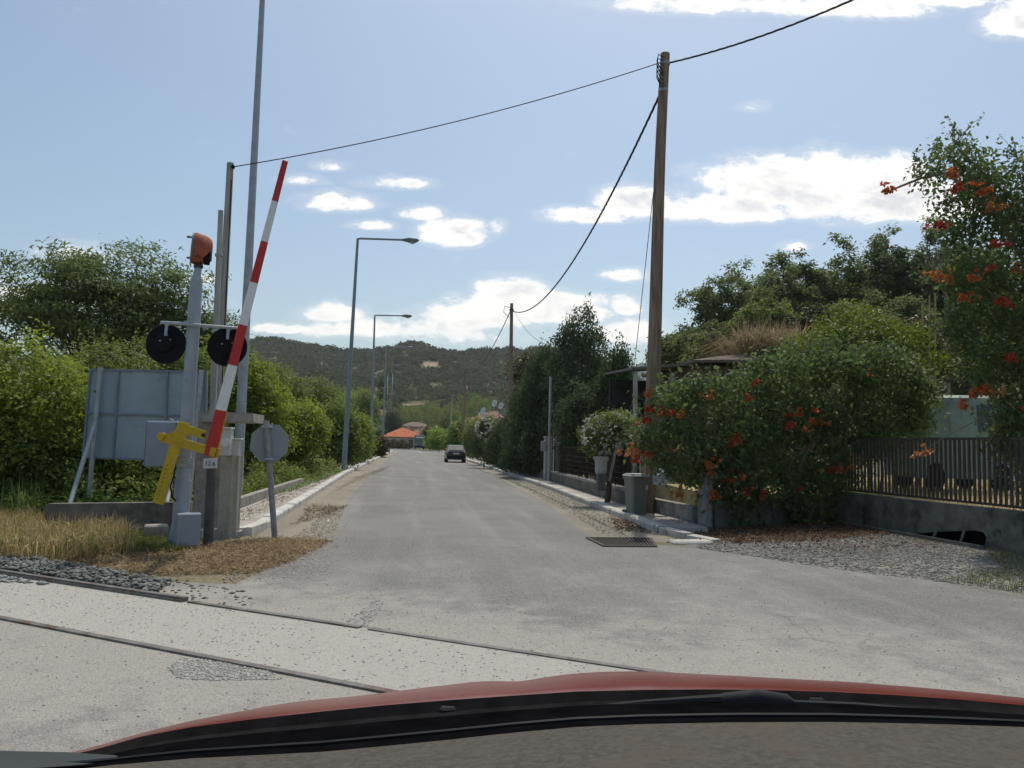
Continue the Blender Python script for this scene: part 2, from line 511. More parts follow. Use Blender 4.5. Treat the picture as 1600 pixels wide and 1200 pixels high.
def left_kerb_x(Y): return -2.52-0.5*min(1, max(0, (Y-13)/25.0))+bend(Y)
def right_kerb_x(Y): return 4.62+0.33*min(1, max(0, (Y-14)/14.0))+bend(Y)
# gutters: sandy sheet under the road
sheet('gutter', [(left_kerb_x(y), y) for y in ys]+[(right_kerb_x(y), y) for y in reversed(ys)]+[(4.7, 13.2), (-2.4, 12.6)], .004, gutter_mat)
la = [(-1.25, 13.9), (-1.72, 22), (-1.9, 36), (-2.1, 60)]+[(-2.2+bend(y), y) for y in (90, 120, 130, 140, 150, 160, 170, 180, 190, 200)]
ra = [(3.2, 13.9), (3.65, 20.8), (4.1, 38), (4.4, 60)]+[(4.5+bend(y), y) for y in (90, 120, 130, 140, 150, 160, 170, 180, 190, 200)]
near_l = [(-12, -4), (-12, 8.6), (-8, 9.6), (-4.2, 9.0), (-3.0, 9.35), (-1.9, 9.15), (-1.62, 10.7)]
near_r = [(3.6, 13.0), (4.5, 12.7), (5.6, 10.5), (6.5, 9.5), (6.9, 8.0), (8.5, 6.5), (11, 5.5), (11, -4)]
sheet('road', jag(la[:1], 9, 0)+la[1:]+list(reversed(ra))+jag(near_r[:-1], .4, .09, 3)[:-25]+[(11, -4), (-12, -4)]+near_l[1:], .008, asph)
# dusty strip between and around the rails
A0, A1 = Vector((-4.62, 9.77)), Vector((1.68, 5.66))
rd = (A1-A0).normalized(); rn = Vector((-rd.y, rd.x))
if rn.y < 0: rn = -rn
B0 = Vector((-3.5, 7.46)); B1 = Vector((-.09, 5.26))
def rl(base, t, off=0.0):
    q = base+rd*t+rn*off
    return (q.x, q.y)
sheet('track_bed', jag([rl(A0, -6, .0), rl(A0, 1.6, .0), rl(A0, 16, .0), rl(B0, 16, .0), rl(B0, -8, .0)], .3, .012, 5), .012, dust_mat)
# gravel forecourt on the right
sheet('gravel_yard', jag([(4.5, 12.5), (5.6, 10.4), (6.5, 9.4), (7.2, 7.9), (14, 7.0), (14, 30), (5.9, 20), (5.6, 15.2), (4.9, 14.6)], .5, .12, 8), .006, gravel_ground)

kerb_white = mat('worn_white_kerb', (.56, .545, .50), .9, var=.12, vscale=3, bump=.3, col2=(.30, .28, .24), f2=(.52, .68, 5.0))
kerb_grey = mat('pale_kerb_stone', (.50, .48, .43), .95, var=.15, vscale=3, bump=.35, col2=(.22, .21, .19), f2=(.5, .7, 4.0))
def kerb(fx, y0, y1, side, m, w=.18, h=.13, seed=2):
    mb = MB(); r = random.Random(seed); y = y0
    while y < y1:
        L = 1.0 if y < 60 else 4.0
        ye = min(y+L, y1)
        g = .012
        x0, x1 = fx(y)+r.uniform(-.008, .008), fx(ye-g)+r.uniform(-.008, .008)
        hh = h+r.uniform(-.008, .008)
        c = .03
        prof = [(0, -.05), (0, hh-c), (c*.8, hh), (w, hh), (w, -.05)]
        vs = [(xx-side*0+(-side)*0+side*px, yy, pz) for xx, yy in ((x0, y), (x1, ye-g)) for px, pz in prof]
        fs = [(i, (i+1) % 5, 5+(i+1) % 5, 5+i) for i in range(5)]+[(0, 4, 3, 2, 1), (5, 6, 7, 8, 9)]
        mb.add(vs, fs if side < 0 else [f[::-1] for f in fs])
        y = ye
    return tag(mb.build('kerb', m), kind='structure')
kerb(left_kerb_x, 14.6, 170, -1, kerb_white, .2, .14)
kerb(right_kerb_x, 14.6, 190, 1, kerb_grey, .2, .14, 4)
# kerb return curling into the verge at the start of the left pavement, and the broken end on the right
mb = MB()
for a, b_ in (((-2.52, 14.55), (-2.62, 13.75)), ((-2.63, 13.7), (-3.25, 13.35))):
    mb.beam((a[0]-.1, a[1], .06), (b_[0]-.1, b_[1], .05), .2, .16)
tag(mb.build('kerb', kerb_white), kind='structure')
mb = MB()
mb.beam((4.74, 14.5, .05), (4.95, 13.75, .03), .22, .14); mb.beam((4.95, 13.65, .03), (5.25, 13.2, .0), .25, .11)
mb.box((4.75, 13.1, .01), (.75, .35, .08), Matrix.Rotation(.2, 3, 'Z'), .03)
tag(mb.build('kerb', kerb_grey), kind='structure')

def tile_material():
    m = bpy.data.materials.new('pavement_tiles'); m.use_nodes = True
    t = NT(m.node_tree); b = m.node_tree.nodes['Principled BSDF']
    p = t.n('ShaderNodeTexCoord').outputs['Object']
    br = t.n('ShaderNodeTexBrick'); br.offset = 0.0
    br.inputs['Scale'].default_value = 1.0; br.inputs['Brick Width'].default_value = .5; br.inputs['Row Height'].default_value = .5; br.inputs['Mortar Size'].default_value = .012
    br.inputs['Color1'].default_value = (.28, .215, .185, 1); br.inputs['Color2'].default_value = (.40, .375, .33, 1); br.inputs['Mortar'].default_value = (.20, .18, .14, 1); br.inputs['Bias'].default_value = .25
    t.put(br.inputs['Vector'], p)
    c = t.mix(t.m('MULTIPLY', t.ramp(t.noise(p, 2.2, 6, .65), .45, .7), .7), br.outputs['Color'], (.33, .30, .24))
    t.put(b.inputs['Base Color'], c); b.inputs['Roughness'].default_value = .95
    bp = t.n('ShaderNodeBump'); bp.inputs['Strength'].default_value = .4; bp.inputs['Distance'].default_value = .01
    t.put(bp.inputs['Height'], t.m('SUBTRACT', t.noise(p, 20, 4), br.outputs['Fac'])); t.put(b.inputs['Normal'], bp.outputs[0])
    return m
tiles = tile_material()
def pavement(f0, f1, yl, z):
    mb = MB()
    y0_ = yl[0]
    mb.grid([[(f0(y0_), y0_-.03, -.03), (f1(y0_), y0_-.03, -.03)]]+[[(f0(y), y, z), (f1(y), y, z)] for y in yl])
    mb.grid([[(f1(y), y, z), (f1(y), y, -.03)] for y in yl])
    o = mb.build('pavement', tiles)
    if o.data.polygons[0].normal.z < 0: o.data.flip_normals()
    # closed edges down into the ground
    return tag(o, kind='structure')
yl = [13.3, 14.6, 17, 20, 25, 30, 40, 60, 80, 100, 120, 130, 140, 150, 160, 170]
pavement(lambda y: left_kerb_x(y)-.19, lambda y: -3.62+bend(y), yl, .11)
yl2 = [14.6, 17, 20, 25, 30, 40, 60, 80, 100, 120, 130, 140, 150, 160, 170, 190]
pavement(lambda y: right_kerb_x(y)+.19, lambda y: right_kerb_x(y)+1.0, yl2, .11)
mk = MB()
for off in (0, .3):
    mk.grid([[(1.0+off+bend(y), y, .013), (1.12+off+bend(y), y, .013)] for y in (118, 125, 132, 140, 148, 156, 165, 175)])
o = mk.build('road_marking', mat('road_marking_paint', (.52, .52, .5), .8, var=.2, vscale=2))
if o.data.polygons[0].normal.z < 0: o.data.flip_normals()
tag(o, kind='structure')

# drain grate sunk in the gutter
t_ = empty('drain_grate', (3.6, 13.0, 0), 'rusty dark iron drain grate lying flat at the edge of the asphalt', 'drain grate')
c_ = [G(918, 842), G(1018, 842), G(1018, 858), G(958, 858)]
c_ = [Vector((3.07, 13.62, 0)), Vector((4.2, 13.62, 0)), Vector((3.95, 12.5, 0)), Vector((3.1, 12.5, 0))]
iron = mat('dark_rusty_iron', (.075, .06, .052), .7, .4, var=.3, vscale=12)
fr = MB()
for i in range(4):
    a, b_ = c_[i], c_[(i+1) % 4]
    fr.beam(a+Vector((0, 0, .014)), b_+Vector((0, 0, .014)), .06, .028)
fr.build('frame', iron, t_)
bar = MB()
for i in range(1, 17):
    f_ = i/17
    bar.beam(c_[0].lerp(c_[1], f_)+Vector((0, 0, .012)), c_[3].lerp(c_[2], f_)+Vector((0, 0, .012)), .025, .02)
bar.build('grate_bars', iron, t_)
pit_shade = MB(); pit_shade.add([p+Vector((0, 0, .0095)) for p in c_], [(0, 3, 2, 1)])  # flat black sheet paints the shade below the bars, no real hole
pit_shade.build('pit_shade', mat('pit_shade_black', (.012, .012, .012), 1.0), t_)

# ------------------------------------------------------------------ rails
rail_mat = mat('worn_rail_steel', (.17, .16, .15), .6, .3, var=.25, vscale=5, col2=(.12, .075, .05), f2=(.5, .7, 6.0))
def rail(base, spans, z, label):
    e = None
    mb = MB()
    for (t0, t1, h) in spans:
        p = Vector((*rl(base, t0), 0)); q = Vector((*rl(base, t1), 0))
        mb.beam(p+Vector((0, 0, h-.02)), q+Vector((0, 0, h-.02)), .062, .04)       # head
        mb.beam(p+Vector((0, 0, h-.08)), q+Vector((0, 0, h-.08)), .02, .08)       # web
        mb.beam(p+Vector((0, 0, h-.13)), q+Vector((0, 0, h-.13)), .14, .02)       # foot
        # open flangeway beside the head
        o_ = rn*-.041
        mb.beam(p+Vector((o_.x, o_.y, h-.045)), q+Vector((o_.x, o_.y, h-.045)), .012, .05)
    o = mb.build('rail', rail_mat)
    return tag(o, label, 'rail', 'railway rails')
rail(A0, [(-9, 2.95, .055), (3.0, 5.04, .026), (5.14, 13.5, .022)], 0, 'rusty railway rail farther from the car, at the edge of the dry grass verge')
rail(B0, [(-9, 13, .024)], 0, 'railway rail nearer the car, flush in the dusty concrete')

# ------------------------------------------------------------------ loose stones, straw, grass
def stones(name, pts, size, m, label, cat):
    n = len(pts)
    base = np.array([(1, 0, 0), (0, 1, 0), (-1, 0, 0), (0, -1, 0), (0, 0, 1), (0, 0, -1)], float)
    tri = np.array([(0, 1, 4), (1, 2, 4), (2, 3, 4), (3, 0, 4), (1, 0, 5), (2, 1, 5), (3, 2, 5), (0, 3, 5)])
    v = base[None]*(0.6+0.6*rng.random((n, 6, 1)))
    v = v*(size*(0.5+rng.random(n)**2*1.3))[:, None, None]
    v[:, :, 2] *= .5
    v += rng.normal(size=v.shape)*size*.08
    an = rng.random(n)*6.28
    c, s = np.cos(an)[:, None], np.sin(an)[:, None]
    x = v[:, :, 0]*c-v[:, :, 1]*s; y = v[:, :, 0]*s+v[:, :, 1]*c
    v[:, :, 0], v[:, :, 1] = x, y
    v += pts[:, None, :]
    me = bpy.data.meshes.new(name)
    V = v.reshape(-1, 3); F = (tri[None]+np.arange(n)[:, None, None]*6).reshape(-1)
    me.vertices.add(len(V)); me.vertices.foreach_set('co', V.astype(np.float32).ravel())
    me.loops.add(len(F)); me.loops.foreach_set('vertex_index', F.astype(np.int32))
    me.polygons.add(len(F)//3); me.polygons.foreach_set('loop_start', np.arange(0, len(F), 3, dtype=np.int32))
    me.update(calc_edges=True)
    return tag(link_mesh(name, me, m), label, cat, kind='stuff')
def stone_mat(name, c1, c2):
    if name in MATS: return MATS[name]
    m = MATS[name] = bpy.data.materials.new(name); m.use_nodes = True
    t = NT(m.node_tree); b = m.node_tree.nodes['Principled BSDF']
    r = t.n('ShaderNodeNewGeometry').outputs['Random Per Island']
    t.put(b.inputs['Base Color'], t.mix(r, c1, c2)); b.inputs['Roughness'].default_value = .9
    return m
def scatter_poly(poly, n, seed=0):
    g = np.random.default_rng(seed)
    P = np.array(poly); lo, hi = P.min(0), P.max(0)
    out = np.zeros((0, 2))
    while len(out) < n:
        q = lo+(hi-lo)*g.random((n*3, 2))
        ins = np.zeros(len(q), bool); j = len(P)-1
        for i in range(len(P)):
            xi, yi, xj, yj = *P[i], *P[j]
            cond = ((yi > q[:, 1]) != (yj > q[:, 1])) & (q[:, 0] < (xj-xi)*(q[:, 1]-yi)/(yj-yi+1e-12)+xi)
            ins ^= cond; j = i
        out = np.vstack([out, q[ins]])
    return out[:n]
def z0(P, z):
    return np.column_stack([P, np.full(len(P), z) if np.isscalar(z) else z])
bal_poly = [rl(A0, -9, .2), rl(A0, 1.0, .1), rl(A0, 2.4, .12), rl(A0, 2.0, .62), rl(A0, -2, .95), rl(A0, -9, 1.2)]
P = scatter_poly(bal_poly, 9000, 1)
stones('ballast', z0(P, .02+.04*np.random.default_rng(3).random(len(P))), .033, stone_mat('ballast_stone', (.095, .098, .090), (.24, .235, .21)), 'blue grey ballast stones beside the far rail', 'ballast')
P = scatter_poly([rl(A0, -6, -.1), rl(A0, 1.2, -.1), rl(A0, -.5, -.7), rl(A0, -6, -1.2)], 1500, 2)
stones('ballast', z0(P, .02), .04, stone_mat('ballast_stone_pale', (.17, .18, .18), (.34, .34, .31)), 'ballast stones showing between the rails at the left', 'ballast')
P = scatter_poly([(4.6, 12.4), (5.7, 10.4), (6.6, 9.4), (7.6, 8.0), (11, 8.5), (10.6, 15), (6.5, 14.6), (5.2, 13.8)], 16000, 3)
stones('gravel', z0(P, .008), .018, stone_mat('gravel_stone', (.085, .085, .078), (.26, .25, .22)), 'loose grey gravel of the forecourt in front of the vine', 'gravel')
P = scatter_poly([(-6, 3.6), (7.5, 4.2), (6.5, 9.0), (3.2, 13.5), (-1.2, 12.5), (-3.5, 8)], 5200, 4)
stones('gravel', z0(P, .010), .0062, stone_mat('road_grit', (.17, .168, .155), (.42, .405, .36)), 'scattered grit lying on the asphalt of the crossing', 'grit')
P = scatter_poly([(3.5, 13.8), (3.9, 22), (4.3, 38), (4.9, 38), (4.85, 22), (4.5, 14.5)], 2600, 5)
stones('gravel', z0(P, .008), .016, stone_mat('gutter_stone', (.14, .128, .105), (.32, .295, .24)), 'loose stones and rubble along the right gutter', 'rubble')
P = scatter_poly([(-2.2, 9.1), (-.9, 9.6), (-1.25, 13.6), (-1.6, 20), (-1.9, 20), (-1.9, 13.6), (-1.9, 11)], 2200, 6)
stones('gravel', z0(P, .008), .014, stone_mat('verge_stone', (.26, .235, .19), (.46, .43, .36)), 'pale crumbled edge of the asphalt beside the left verge', 'rubble')

P = scatter_poly([tuple(G(*q)[:2]) for q in ((262, 1046), (285, 1030), (345, 1034), (425, 1052), (440, 1063), (330, 1066), (280, 1062))], 2600, 7)
stones('gravel', z0(P, .008), .012, stone_mat('pale_rubble', (.24, .235, .215), (.46, .44, .40)), 'pale broken rubble in a worn hollow beside the nearer rail', 'rubble')
P = scatter_poly([tuple(G(*q)[:2]) for q in ((540, 975), (590, 935), (600, 945), (575, 980), (620, 985), (560, 990))], 350, 8)
stones('gravel', z0(P, .008), .012, stone_mat('pale_rubble', (0, 0, 0), (0, 0, 0)), 'small heap of crumbled stones beside the far rail', 'rubble')
def blades(name, P, h, wid, m, label, lean=.35, cat='grass'):
    n = len(P)
    hh = h*(0.5+0.8*rng.random(n)) if np.isscalar(h) else h
    an = rng.random(n)*6.28
    d = np.column_stack([np.cos(an), np.sin(an), np.zeros(n)])
    s = np.column_stack([-np.sin(an), np.cos(an), np.zeros(n)])
    ln = np.abs(rng.normal(size=n))*lean
    z = np.array([0, 0, 1.0])
    w = wid*(0.6+0.8*rng.random(n))[:, None]
    H_ = hh[:, None]
    p1 = P+z*H_*.55+d*(ln[:, None]*H_*.3)
    p2 = P+z*H_*np.maximum(.25, 1-ln[:, None]*.45)+d*(ln[:, None]*H_*.95)
    V = np.empty((n, 2, 4, 3))
    V[:, 0, 0] = P-s*w/2; V[:, 0, 1] = P+s*w/2; V[:, 0, 2] = p1+s*w*.42; V[:, 0, 3] = p1-s*w*.42
    V[:, 1, 0] = p1-s*w*.42; V[:, 1, 1] = p1+s*w*.42; V[:, 1, 2] = p2+s*w*.06; V[:, 1, 3] = p2-s*w*.06
    me = fast_mesh(name, V.reshape(-1, 3), 4)
    return tag(link_mesh(name, me, m), label, cat, kind='stuff')
straw = leafmat('dry_straw', (.36, .27, .12), (.54, .43, .23), .25, .8, .1, patch=1.2)
green_grass = leafmat('verge_green_grass', (.10, .13, .035), (.22, .22, .07), .3, .7, .15, patch=1.0)
gp = [tuple(G(-120, 850)[:2]), tuple(G(-60, 880)[:2]), tuple(G(120, 876)[:2]), tuple(G(215, 868)[:2]), tuple(G(190, 838)[:2]), tuple(G(60, 822)[:2]), tuple(G(-120, 815)[:2])]
P = scatter_poly(gp, 1800, 18)
blades('verge_grass', z0(P, 0), .34, .010, green_grass, 'green blades mixed into the tall dry grass at the left edge', .7)
P = scatter_poly(gp, 5200, 11)
blades('dry_grass', z0(P, 0), .38, .011, straw, 'tall dry golden grass on the verge at the left edge', .7)
gp2 = [tuple(G(100, 868)[:2]), tuple(G(285, 866)[:2]), tuple(G(290, 838)[:2]), tuple(G(120, 838)[:2])]
P = scatter_poly(gp2, 5200, 12)
blades('verge_grass', z0(P, 0), .16, .010, green_grass, 'short mixed green grass in front of the low concrete wall', .8)
gp3 = [tuple(G(-150, 820)[:2]), tuple(G(70, 822)[:2]), tuple(G(60, 800)[:2]), tuple(G(-150, 800)[:2])]
P = scatter_poly(gp3, 1500, 13)
blades('weeds', z0(P, 0), .75, .018, leafmat('weed_green', (.10, .16, .04), (.20, .27, .08), .35), 'tall green weeds standing behind the dry grass', .5, 'weeds')
# raked straw in front of the signal
sp_ = [tuple(G(*q)[:2]) for q in ((60, 884), (240, 900), (395, 897), (455, 880), (520, 846), (430, 842), (330, 850), (240, 856), (120, 868))]
P = scatter_poly(sp_, 17000, 14)
zz = np.abs(rng.normal(size=len(P)))*.022+.008
V = leaf_verts(z0(P, zz), .085, up=2.2, aspect=.14, fold=.02)
tag(link_mesh('straw', fast_mesh('straw', V, 4), leafmat('raked_straw', (.21, .15, .085), (.38, .285, .165), .15, .85, .1, patch=1.0)), 'raked brown straw spread over the verge around the signal post', 'straw', kind='stuff')
P = scatter_poly([tuple(G(*q)[:2]) for q in ((30, 890), (240, 912), (420, 906), (500, 880), (560, 838), (440, 836), (330, 845))], 1500, 19)
V = leaf_verts(z0(P, .012), .07, up=2.2, aspect=.12, fold=.02)
tag(link_mesh('straw', fast_mesh('straw', V, 4), leafmat('raked_straw', (0, 0, 0), (0, 0, 0))), 'loose straws blown out from the raked patch onto the asphalt', 'straw', kind='stuff')
P = scatter_poly([rl(A0, -6, .1), rl(A0, 3.6, .1), rl(A0, 3.2, .7), rl(A0, -2, 1.3), rl(A0, -6, 1.5)], 700, 9)
stones('ballast', z0(P, .012), .022, stone_mat('ballast_stone', (0, 0, 0), (0, 0, 0)), 'stray ballast stones spilled around the rail end', 'ballast')
P = scatter_poly([rl(A0, 0, -.05), rl(A0, 12, -.05), rl(B0, 10, .05), rl(B0, -3, .05)], 2600, 10)
stones('gravel', z0(P, .013), .008, stone_mat('track_grit', (.26, .25, .225), (.48, .46, .42)), 'grit in the dust between the two rails', 'grit')
# debris in the left gutter
P = np.vstack([scatter_poly([tuple(G(*q)[:2]) for q in qs], n, 15) for qs, n in ((((455, 822), (520, 805), (545, 790), (480, 800)), 500), (((515, 772), (600, 735), (610, 728), (560, 745)), 700), (((475, 800), (530, 797), (525, 792), (480, 790)), 300))])
V = leaf_verts(z0(P, .012+.02*rng.random(len(P))), .09, up=2.0, aspect=.2)
tag(link_mesh('twigs', fast_mesh('twigs', V, 4), leafmat('dry_twigs', (.10, .08, .05), (.22, .18, .10), .1, .9, .1)), 'dry twigs and leaves washed along the left gutter', 'debris', kind='stuff')
# leaf litter under the vine
P = np.vstack([scatter_poly([(4.9, 14.3), (5.5, 13.0), (7.2, 13.4), (9.6, 14.8), (10.6, 16.6), (9.6, 17.2), (6, 15.3), (5.2, 16.2)], 7500, 16), scatter_poly([(3.9, 14.8), (4.5, 14.4), (4.7, 16.5), (4.5, 17.5)], 400, 17), scatter_poly([(4.4, 13.4), (6.5, 11.6), (9.5, 12.8), (10.4, 15.5), (6.5, 14.8)], 900, 20)])
V = leaf_verts(z0(P, .012+.03*rng.random(len(P))), .055, up=1.4, aspect=.55)
tag(link_mesh('leaf_litter', fast_mesh('leaf_litter', V, 4), leafmat('brown_litter', (.085, .055, .035), (.21, .125, .07), .15, .85, .1, patch=1.5)), 'reddish brown fallen leaves and petals under the vine', 'leaf litter', kind='stuff')

# ------------------------------------------------------------------ level crossing signal
YM = 12.0
b0 = AT(279, 858, YM); b0.z = 0
m1 = AT(307, 440, YM); m2 = AT(308, 428, YM); m3 = AT(310, 416, YM)
t_ = empty('crossing_signal', b0, 'grey level crossing mast with rust red bell on top and two black light backs', 'crossing signal')
mb = MB()
mid = AT(286, 750, YM)
mb.tube([b0, mid], [.115, .112], 18); 
mb.tube([mid, m1], [.098, .088], 18); mb.tube([m1, m1.lerp(m2, .9), m3], [.088, .055, .05], 18)
mb.build('mast', mast_grey, t_, True)
mb = MB()
p = AT(286, 722, YM)
mb.lathe([(.12, -.07), (.125, -.07), (.125, .07), (.12, .07)], p, (m1-b0), 18)
mb.beam(p+Vector((.03, -.13, -.06)), p+Vector((.03, -.13, .06)), .30, .02, (0, 1, 0))
for dx in (-.08, .13): mb.lathe([(.014, 0), (.014, .03)], p+Vector((dx, -.14, .02)), (0, -1, 0), 8)
mb.build('clamp', galv, t_)
# bolted gusset at the foot
mb = MB()
mb.prism([AT(270, 808, YM+.02), AT(258, 858, YM+.02)-Vector((0, 0, .0)), AT(284, 858, YM+.02), AT(281, 806, YM+.02)], (0, .02, 0))
mb.build('foot_gusset', mast_grey, t_)
# junction box: turned so that two faces show
bx = AT(293, 827, YM-.12)
jb = MB(); jb.box(bx, (.33, .17, .47), Matrix.Rotation(math.radians(24), 3, 'Z'), .012)
jo = jb.build('junction_box', mat('grey_cabinet', (.29, .32, .35), .55, .1, var=.06), t_)
jd = MB(); R3 = Matrix.Rotation(math.radians(24), 3, 'Z')
jd.box(bx+R3 @ Vector((0, -.09, 0)), (.30, .012, .44), R3, .004); jd.lathe([(.012, 0), (.012, .012)], bx+R3 @ Vector((.12, -.095, 0)), R3 @ Vector((0, -1, 0)), 8)
jd.build('box_door', MATS['grey_cabinet'], jo)
# cross arm and the two light backs
ca0, ca1 = AT(252, 504, YM-.02), AT(372, 513, YM-.02)
mb = MB(); cm = AT(300, 508, YM-.02)
mb.tube([ca0, AT(288, 506, YM-.13), AT(316, 509, YM-.13), ca1], .026, 10)
mb.lathe([(.105, -.02), (.115, -.02), (.115, .02), (.105, .02)], AT(301, 505, YM), (m1-b0), 18)
mb.box(AT(321, 511, YM-.08), (.06, .12, .07), None, .01)
mb.build('cross_arm', galv, t_, True)
for cx, cy in ((259, 537), (355, 542)):
    c = AT(cx, cy, YM-.02)
    ax = Vector((.10, 1, 0)).normalized()
    mb = MB(); mb.lathe([(.05, -.02), (.285, -.01), (.292, 0), (.292, .014), (.05, .03)], c, ax, 36)
    so_ = mb.build('light_backboard', black_plastic, t_, True)
    mb = MB(); mb.lathe([(.02, -.10), (.09, -.095), (.13, -.07), (.145, -.03), (.145, -.005)], c+Vector((0, 0, .01)), ax, 24)
    mb.build('lamp_housing', black_plastic, so_, True)
    mb = MB(); mb.lathe([(.12, .02), (.125, .26), (.12, .26), (.11, .02)], c, ax, 20)
    mb.build('lamp_hood', black_plastic, so_, True)
    mb = MB(); top = Vector((c.x+.015, c.y-.01, ca0.lerp(ca1, (cx-252)/120).z))
    mb.tube([top, top-Vector((0, .05, .07)), c+Vector((.02, -.09, .10))], .022, 8); mb.lathe([(.04, 0), (.04, .05)], top-Vector((0, 0, .045)), (0, 0, 1), 10)
    mb.build('hanger', galv, so_, True)
    mb = MB()
    for dx, dz in ((-.05, .03), (.08, .05)):
        mb = MB(); mb.box(c+Vector((dx, -.105 if dx < 0 else -.09, dz)), (.03, .015, .018), None, .004)
        mb.build('latch', galv, so_)
# bell on top
be = AT(304, 388, YM)
bell = MB(); bell.lathe([(.22, -.02), (.235, 0), (.232, .03), (.225, .06), (.215, .13), (.19, .19), (.15, .235), (.08, .25), (.01, .25)], be, (1, .25, -.06), 28)
bo = bell.build('warning_bell', rust, t_, True)
mb = MB(); mb.lathe([(.03, -.045), (.20, -.045), (.228, -.035), (.228, -.015), (.20, -.01)], be, (1, .25, -.06), 28)
for a in (.7, 2.6, 4.0, 5.4):
    q = be+Vector((-.03, math.cos(a)*.23*.95, math.sin(a)*.235)); mb.box(q, (.07, .03, .03), None, .006)
mb.build('bell_rim', mat('weathered_zinc', (.22, .22, .20), .7, .3, var=.25, vscale=8), bo, True)
mb = MB(); q = AT(324, 401, YM-.05)
mb.box(q, (.11, .13, .14), None, .02); mb.tube([q+Vector((0, 0, .02)), q+Vector((-.005, 0, -.12))], [.05, .045], 12)
mb.build('striker_box', black_plastic, bo)
mb = MB(); mb.lathe([(.06, 0), (.07, .02), (.055, .09), (.05, .13)], m3-Vector((0, 0, .03)), (0, 0, 1), 14); mb.tube([AT(303, 410, YM-.05), AT(298, 404, YM-.06), AT(299, 396, YM-.06)], .008, 6)
mb.build('bell_neck', iron, t_, True)
mb = MB(); mb.tube([AT(276, 712, YM-.13), AT(271, 745, YM-.15), AT(266, 760, YM-.16), AT(269, 775, YM-.14), AT(274, 783, YM-.1)], .012, 6)
mb.build('cable', cable_mat, t_, True)

# ------------------------------------------------------------------ barrier gate
YB = 11.72
t_ = empty('barrier_gate', AT(255, 720, YB), 'raised red and white barrier arm in a yellow lever frame with grey drive cabinet', 'barrier')
cb = MB(); R3 = Matrix.Rotation(math.radians(-18), 3, 'Z')
cc = AT(262, 694, YM+.22)
cb.box(cc, (.50, .36, .68), R3, .02)
co = cb.build('drive_cabinet', mat('drive_cabinet_grey', (.25, .29, .34), .55, .1, var=.07), t_)
cb = MB(); cb.box(cc+R3 @ Vector((-.255, -.02, -.01)), (.012, .30, .62), R3, .004); cb.box(cc+R3 @ Vector((.02, -.185, 0)), (.44, .012, .64), R3, .004); cb.tube([cc+Vector((.02, -.1, .34)), cc+Vector((.05, -.1, .37)), cc+Vector((.09, -.1, .345))], .01, 6)
cb.build('cabinet_door', MATS['drive_cabinet_grey'], co)
def bar(mb, a, b_, w, Y, d, Y2=None):
    p, q = AT(*a, Y), AT(*b_, Y if Y2 is None else Y2)
    mb.beam(p, q, d, w, (1, 0, .2))
mb = MB()
def strip(mb, pts, wpx, Y, d):
    """bent flat bar: polyline in pixels with a real depth"""
    for a, b_ in zip(pts[:-1], pts[1:]):
        pa, pb = AT(*a, Y), AT(*b_, Y)
        dirv = (pb-pa).normalized(); nrm = dirv.cross(Vector((0, 1, 0))).normalized()
        w = wpx/FPX*Y/2
        mb.prism([pa+nrm*w, pb+nrm*w, pb-nrm*w, pa-nrm*w], (0, d, 0))
strip(mb, [(276, 666), (320, 680)], 13, YB-.10, .05)
strip(mb, [(250, 683), (336, 707)], 13, YB-.06, .05)
strip(mb, [(287, 660), (278, 690)], 15, YB-.08, .05)
mb.lathe([(.05, -.02), (.055, 0), (.055, .12), (.05, .14)], AT(251, 682, YB-.1), (0, 1, 0), 14)
mb.prism([AT(256, 681, YB-.045), AT(276, 671, YB-.045), AT(274, 690, YB-.045)], (0, .03, 0))
mb.build('lever_frame', yellow_paint, t_)
mb = MB(); strip(mb, [(275, 690), (246, 787)], 15, YB-.05, .05)
wo = mb.build('counterweight_lever', yellow_paint, t_)
for k in range(9):
    f_ = .38+k*.068
    q = AT(275+(246-275)*f_-2, 690+(787-690)*f_, YB-.052)
    mb = MB(); mb.lathe([(.008, -.003), (.008, .01)], q, (0, 1, 0), 8)
    mb.build('bolt_hole', mat('hole_black', (.01, .01, .01), .9), wo)
mb = MB(); strip(mb, [(350, 643), (334, 712)], 8, YB+.07, .05); strip(mb, [(339, 700), (333, 722)], 10, YB-.02, .05)
mb.lathe([(.03, -.02), (.03, .06)], AT(318, 680, YB-.12), (0, 1, 0), 10)
mb.build('arm_channel', yellow_paint, t_)
mb = MB(); mb.lathe([(.028, -.01), (.028, .012)], AT(318, 680, YB-.145), (0, 1, 0), 12)
mb.build('pivot_bolt', mat('dark_bolt', (.05, .05, .05), .6, .6), t_); mb = MB()
mb.lathe([(.02, 0), (.02, .03)], AT(333, 695, YB-.05), (0, 1, 0), 10)
mb.build('pivot_bolt', mat('dark_bolt', (.05, .05, .05), .6, .6), t_)
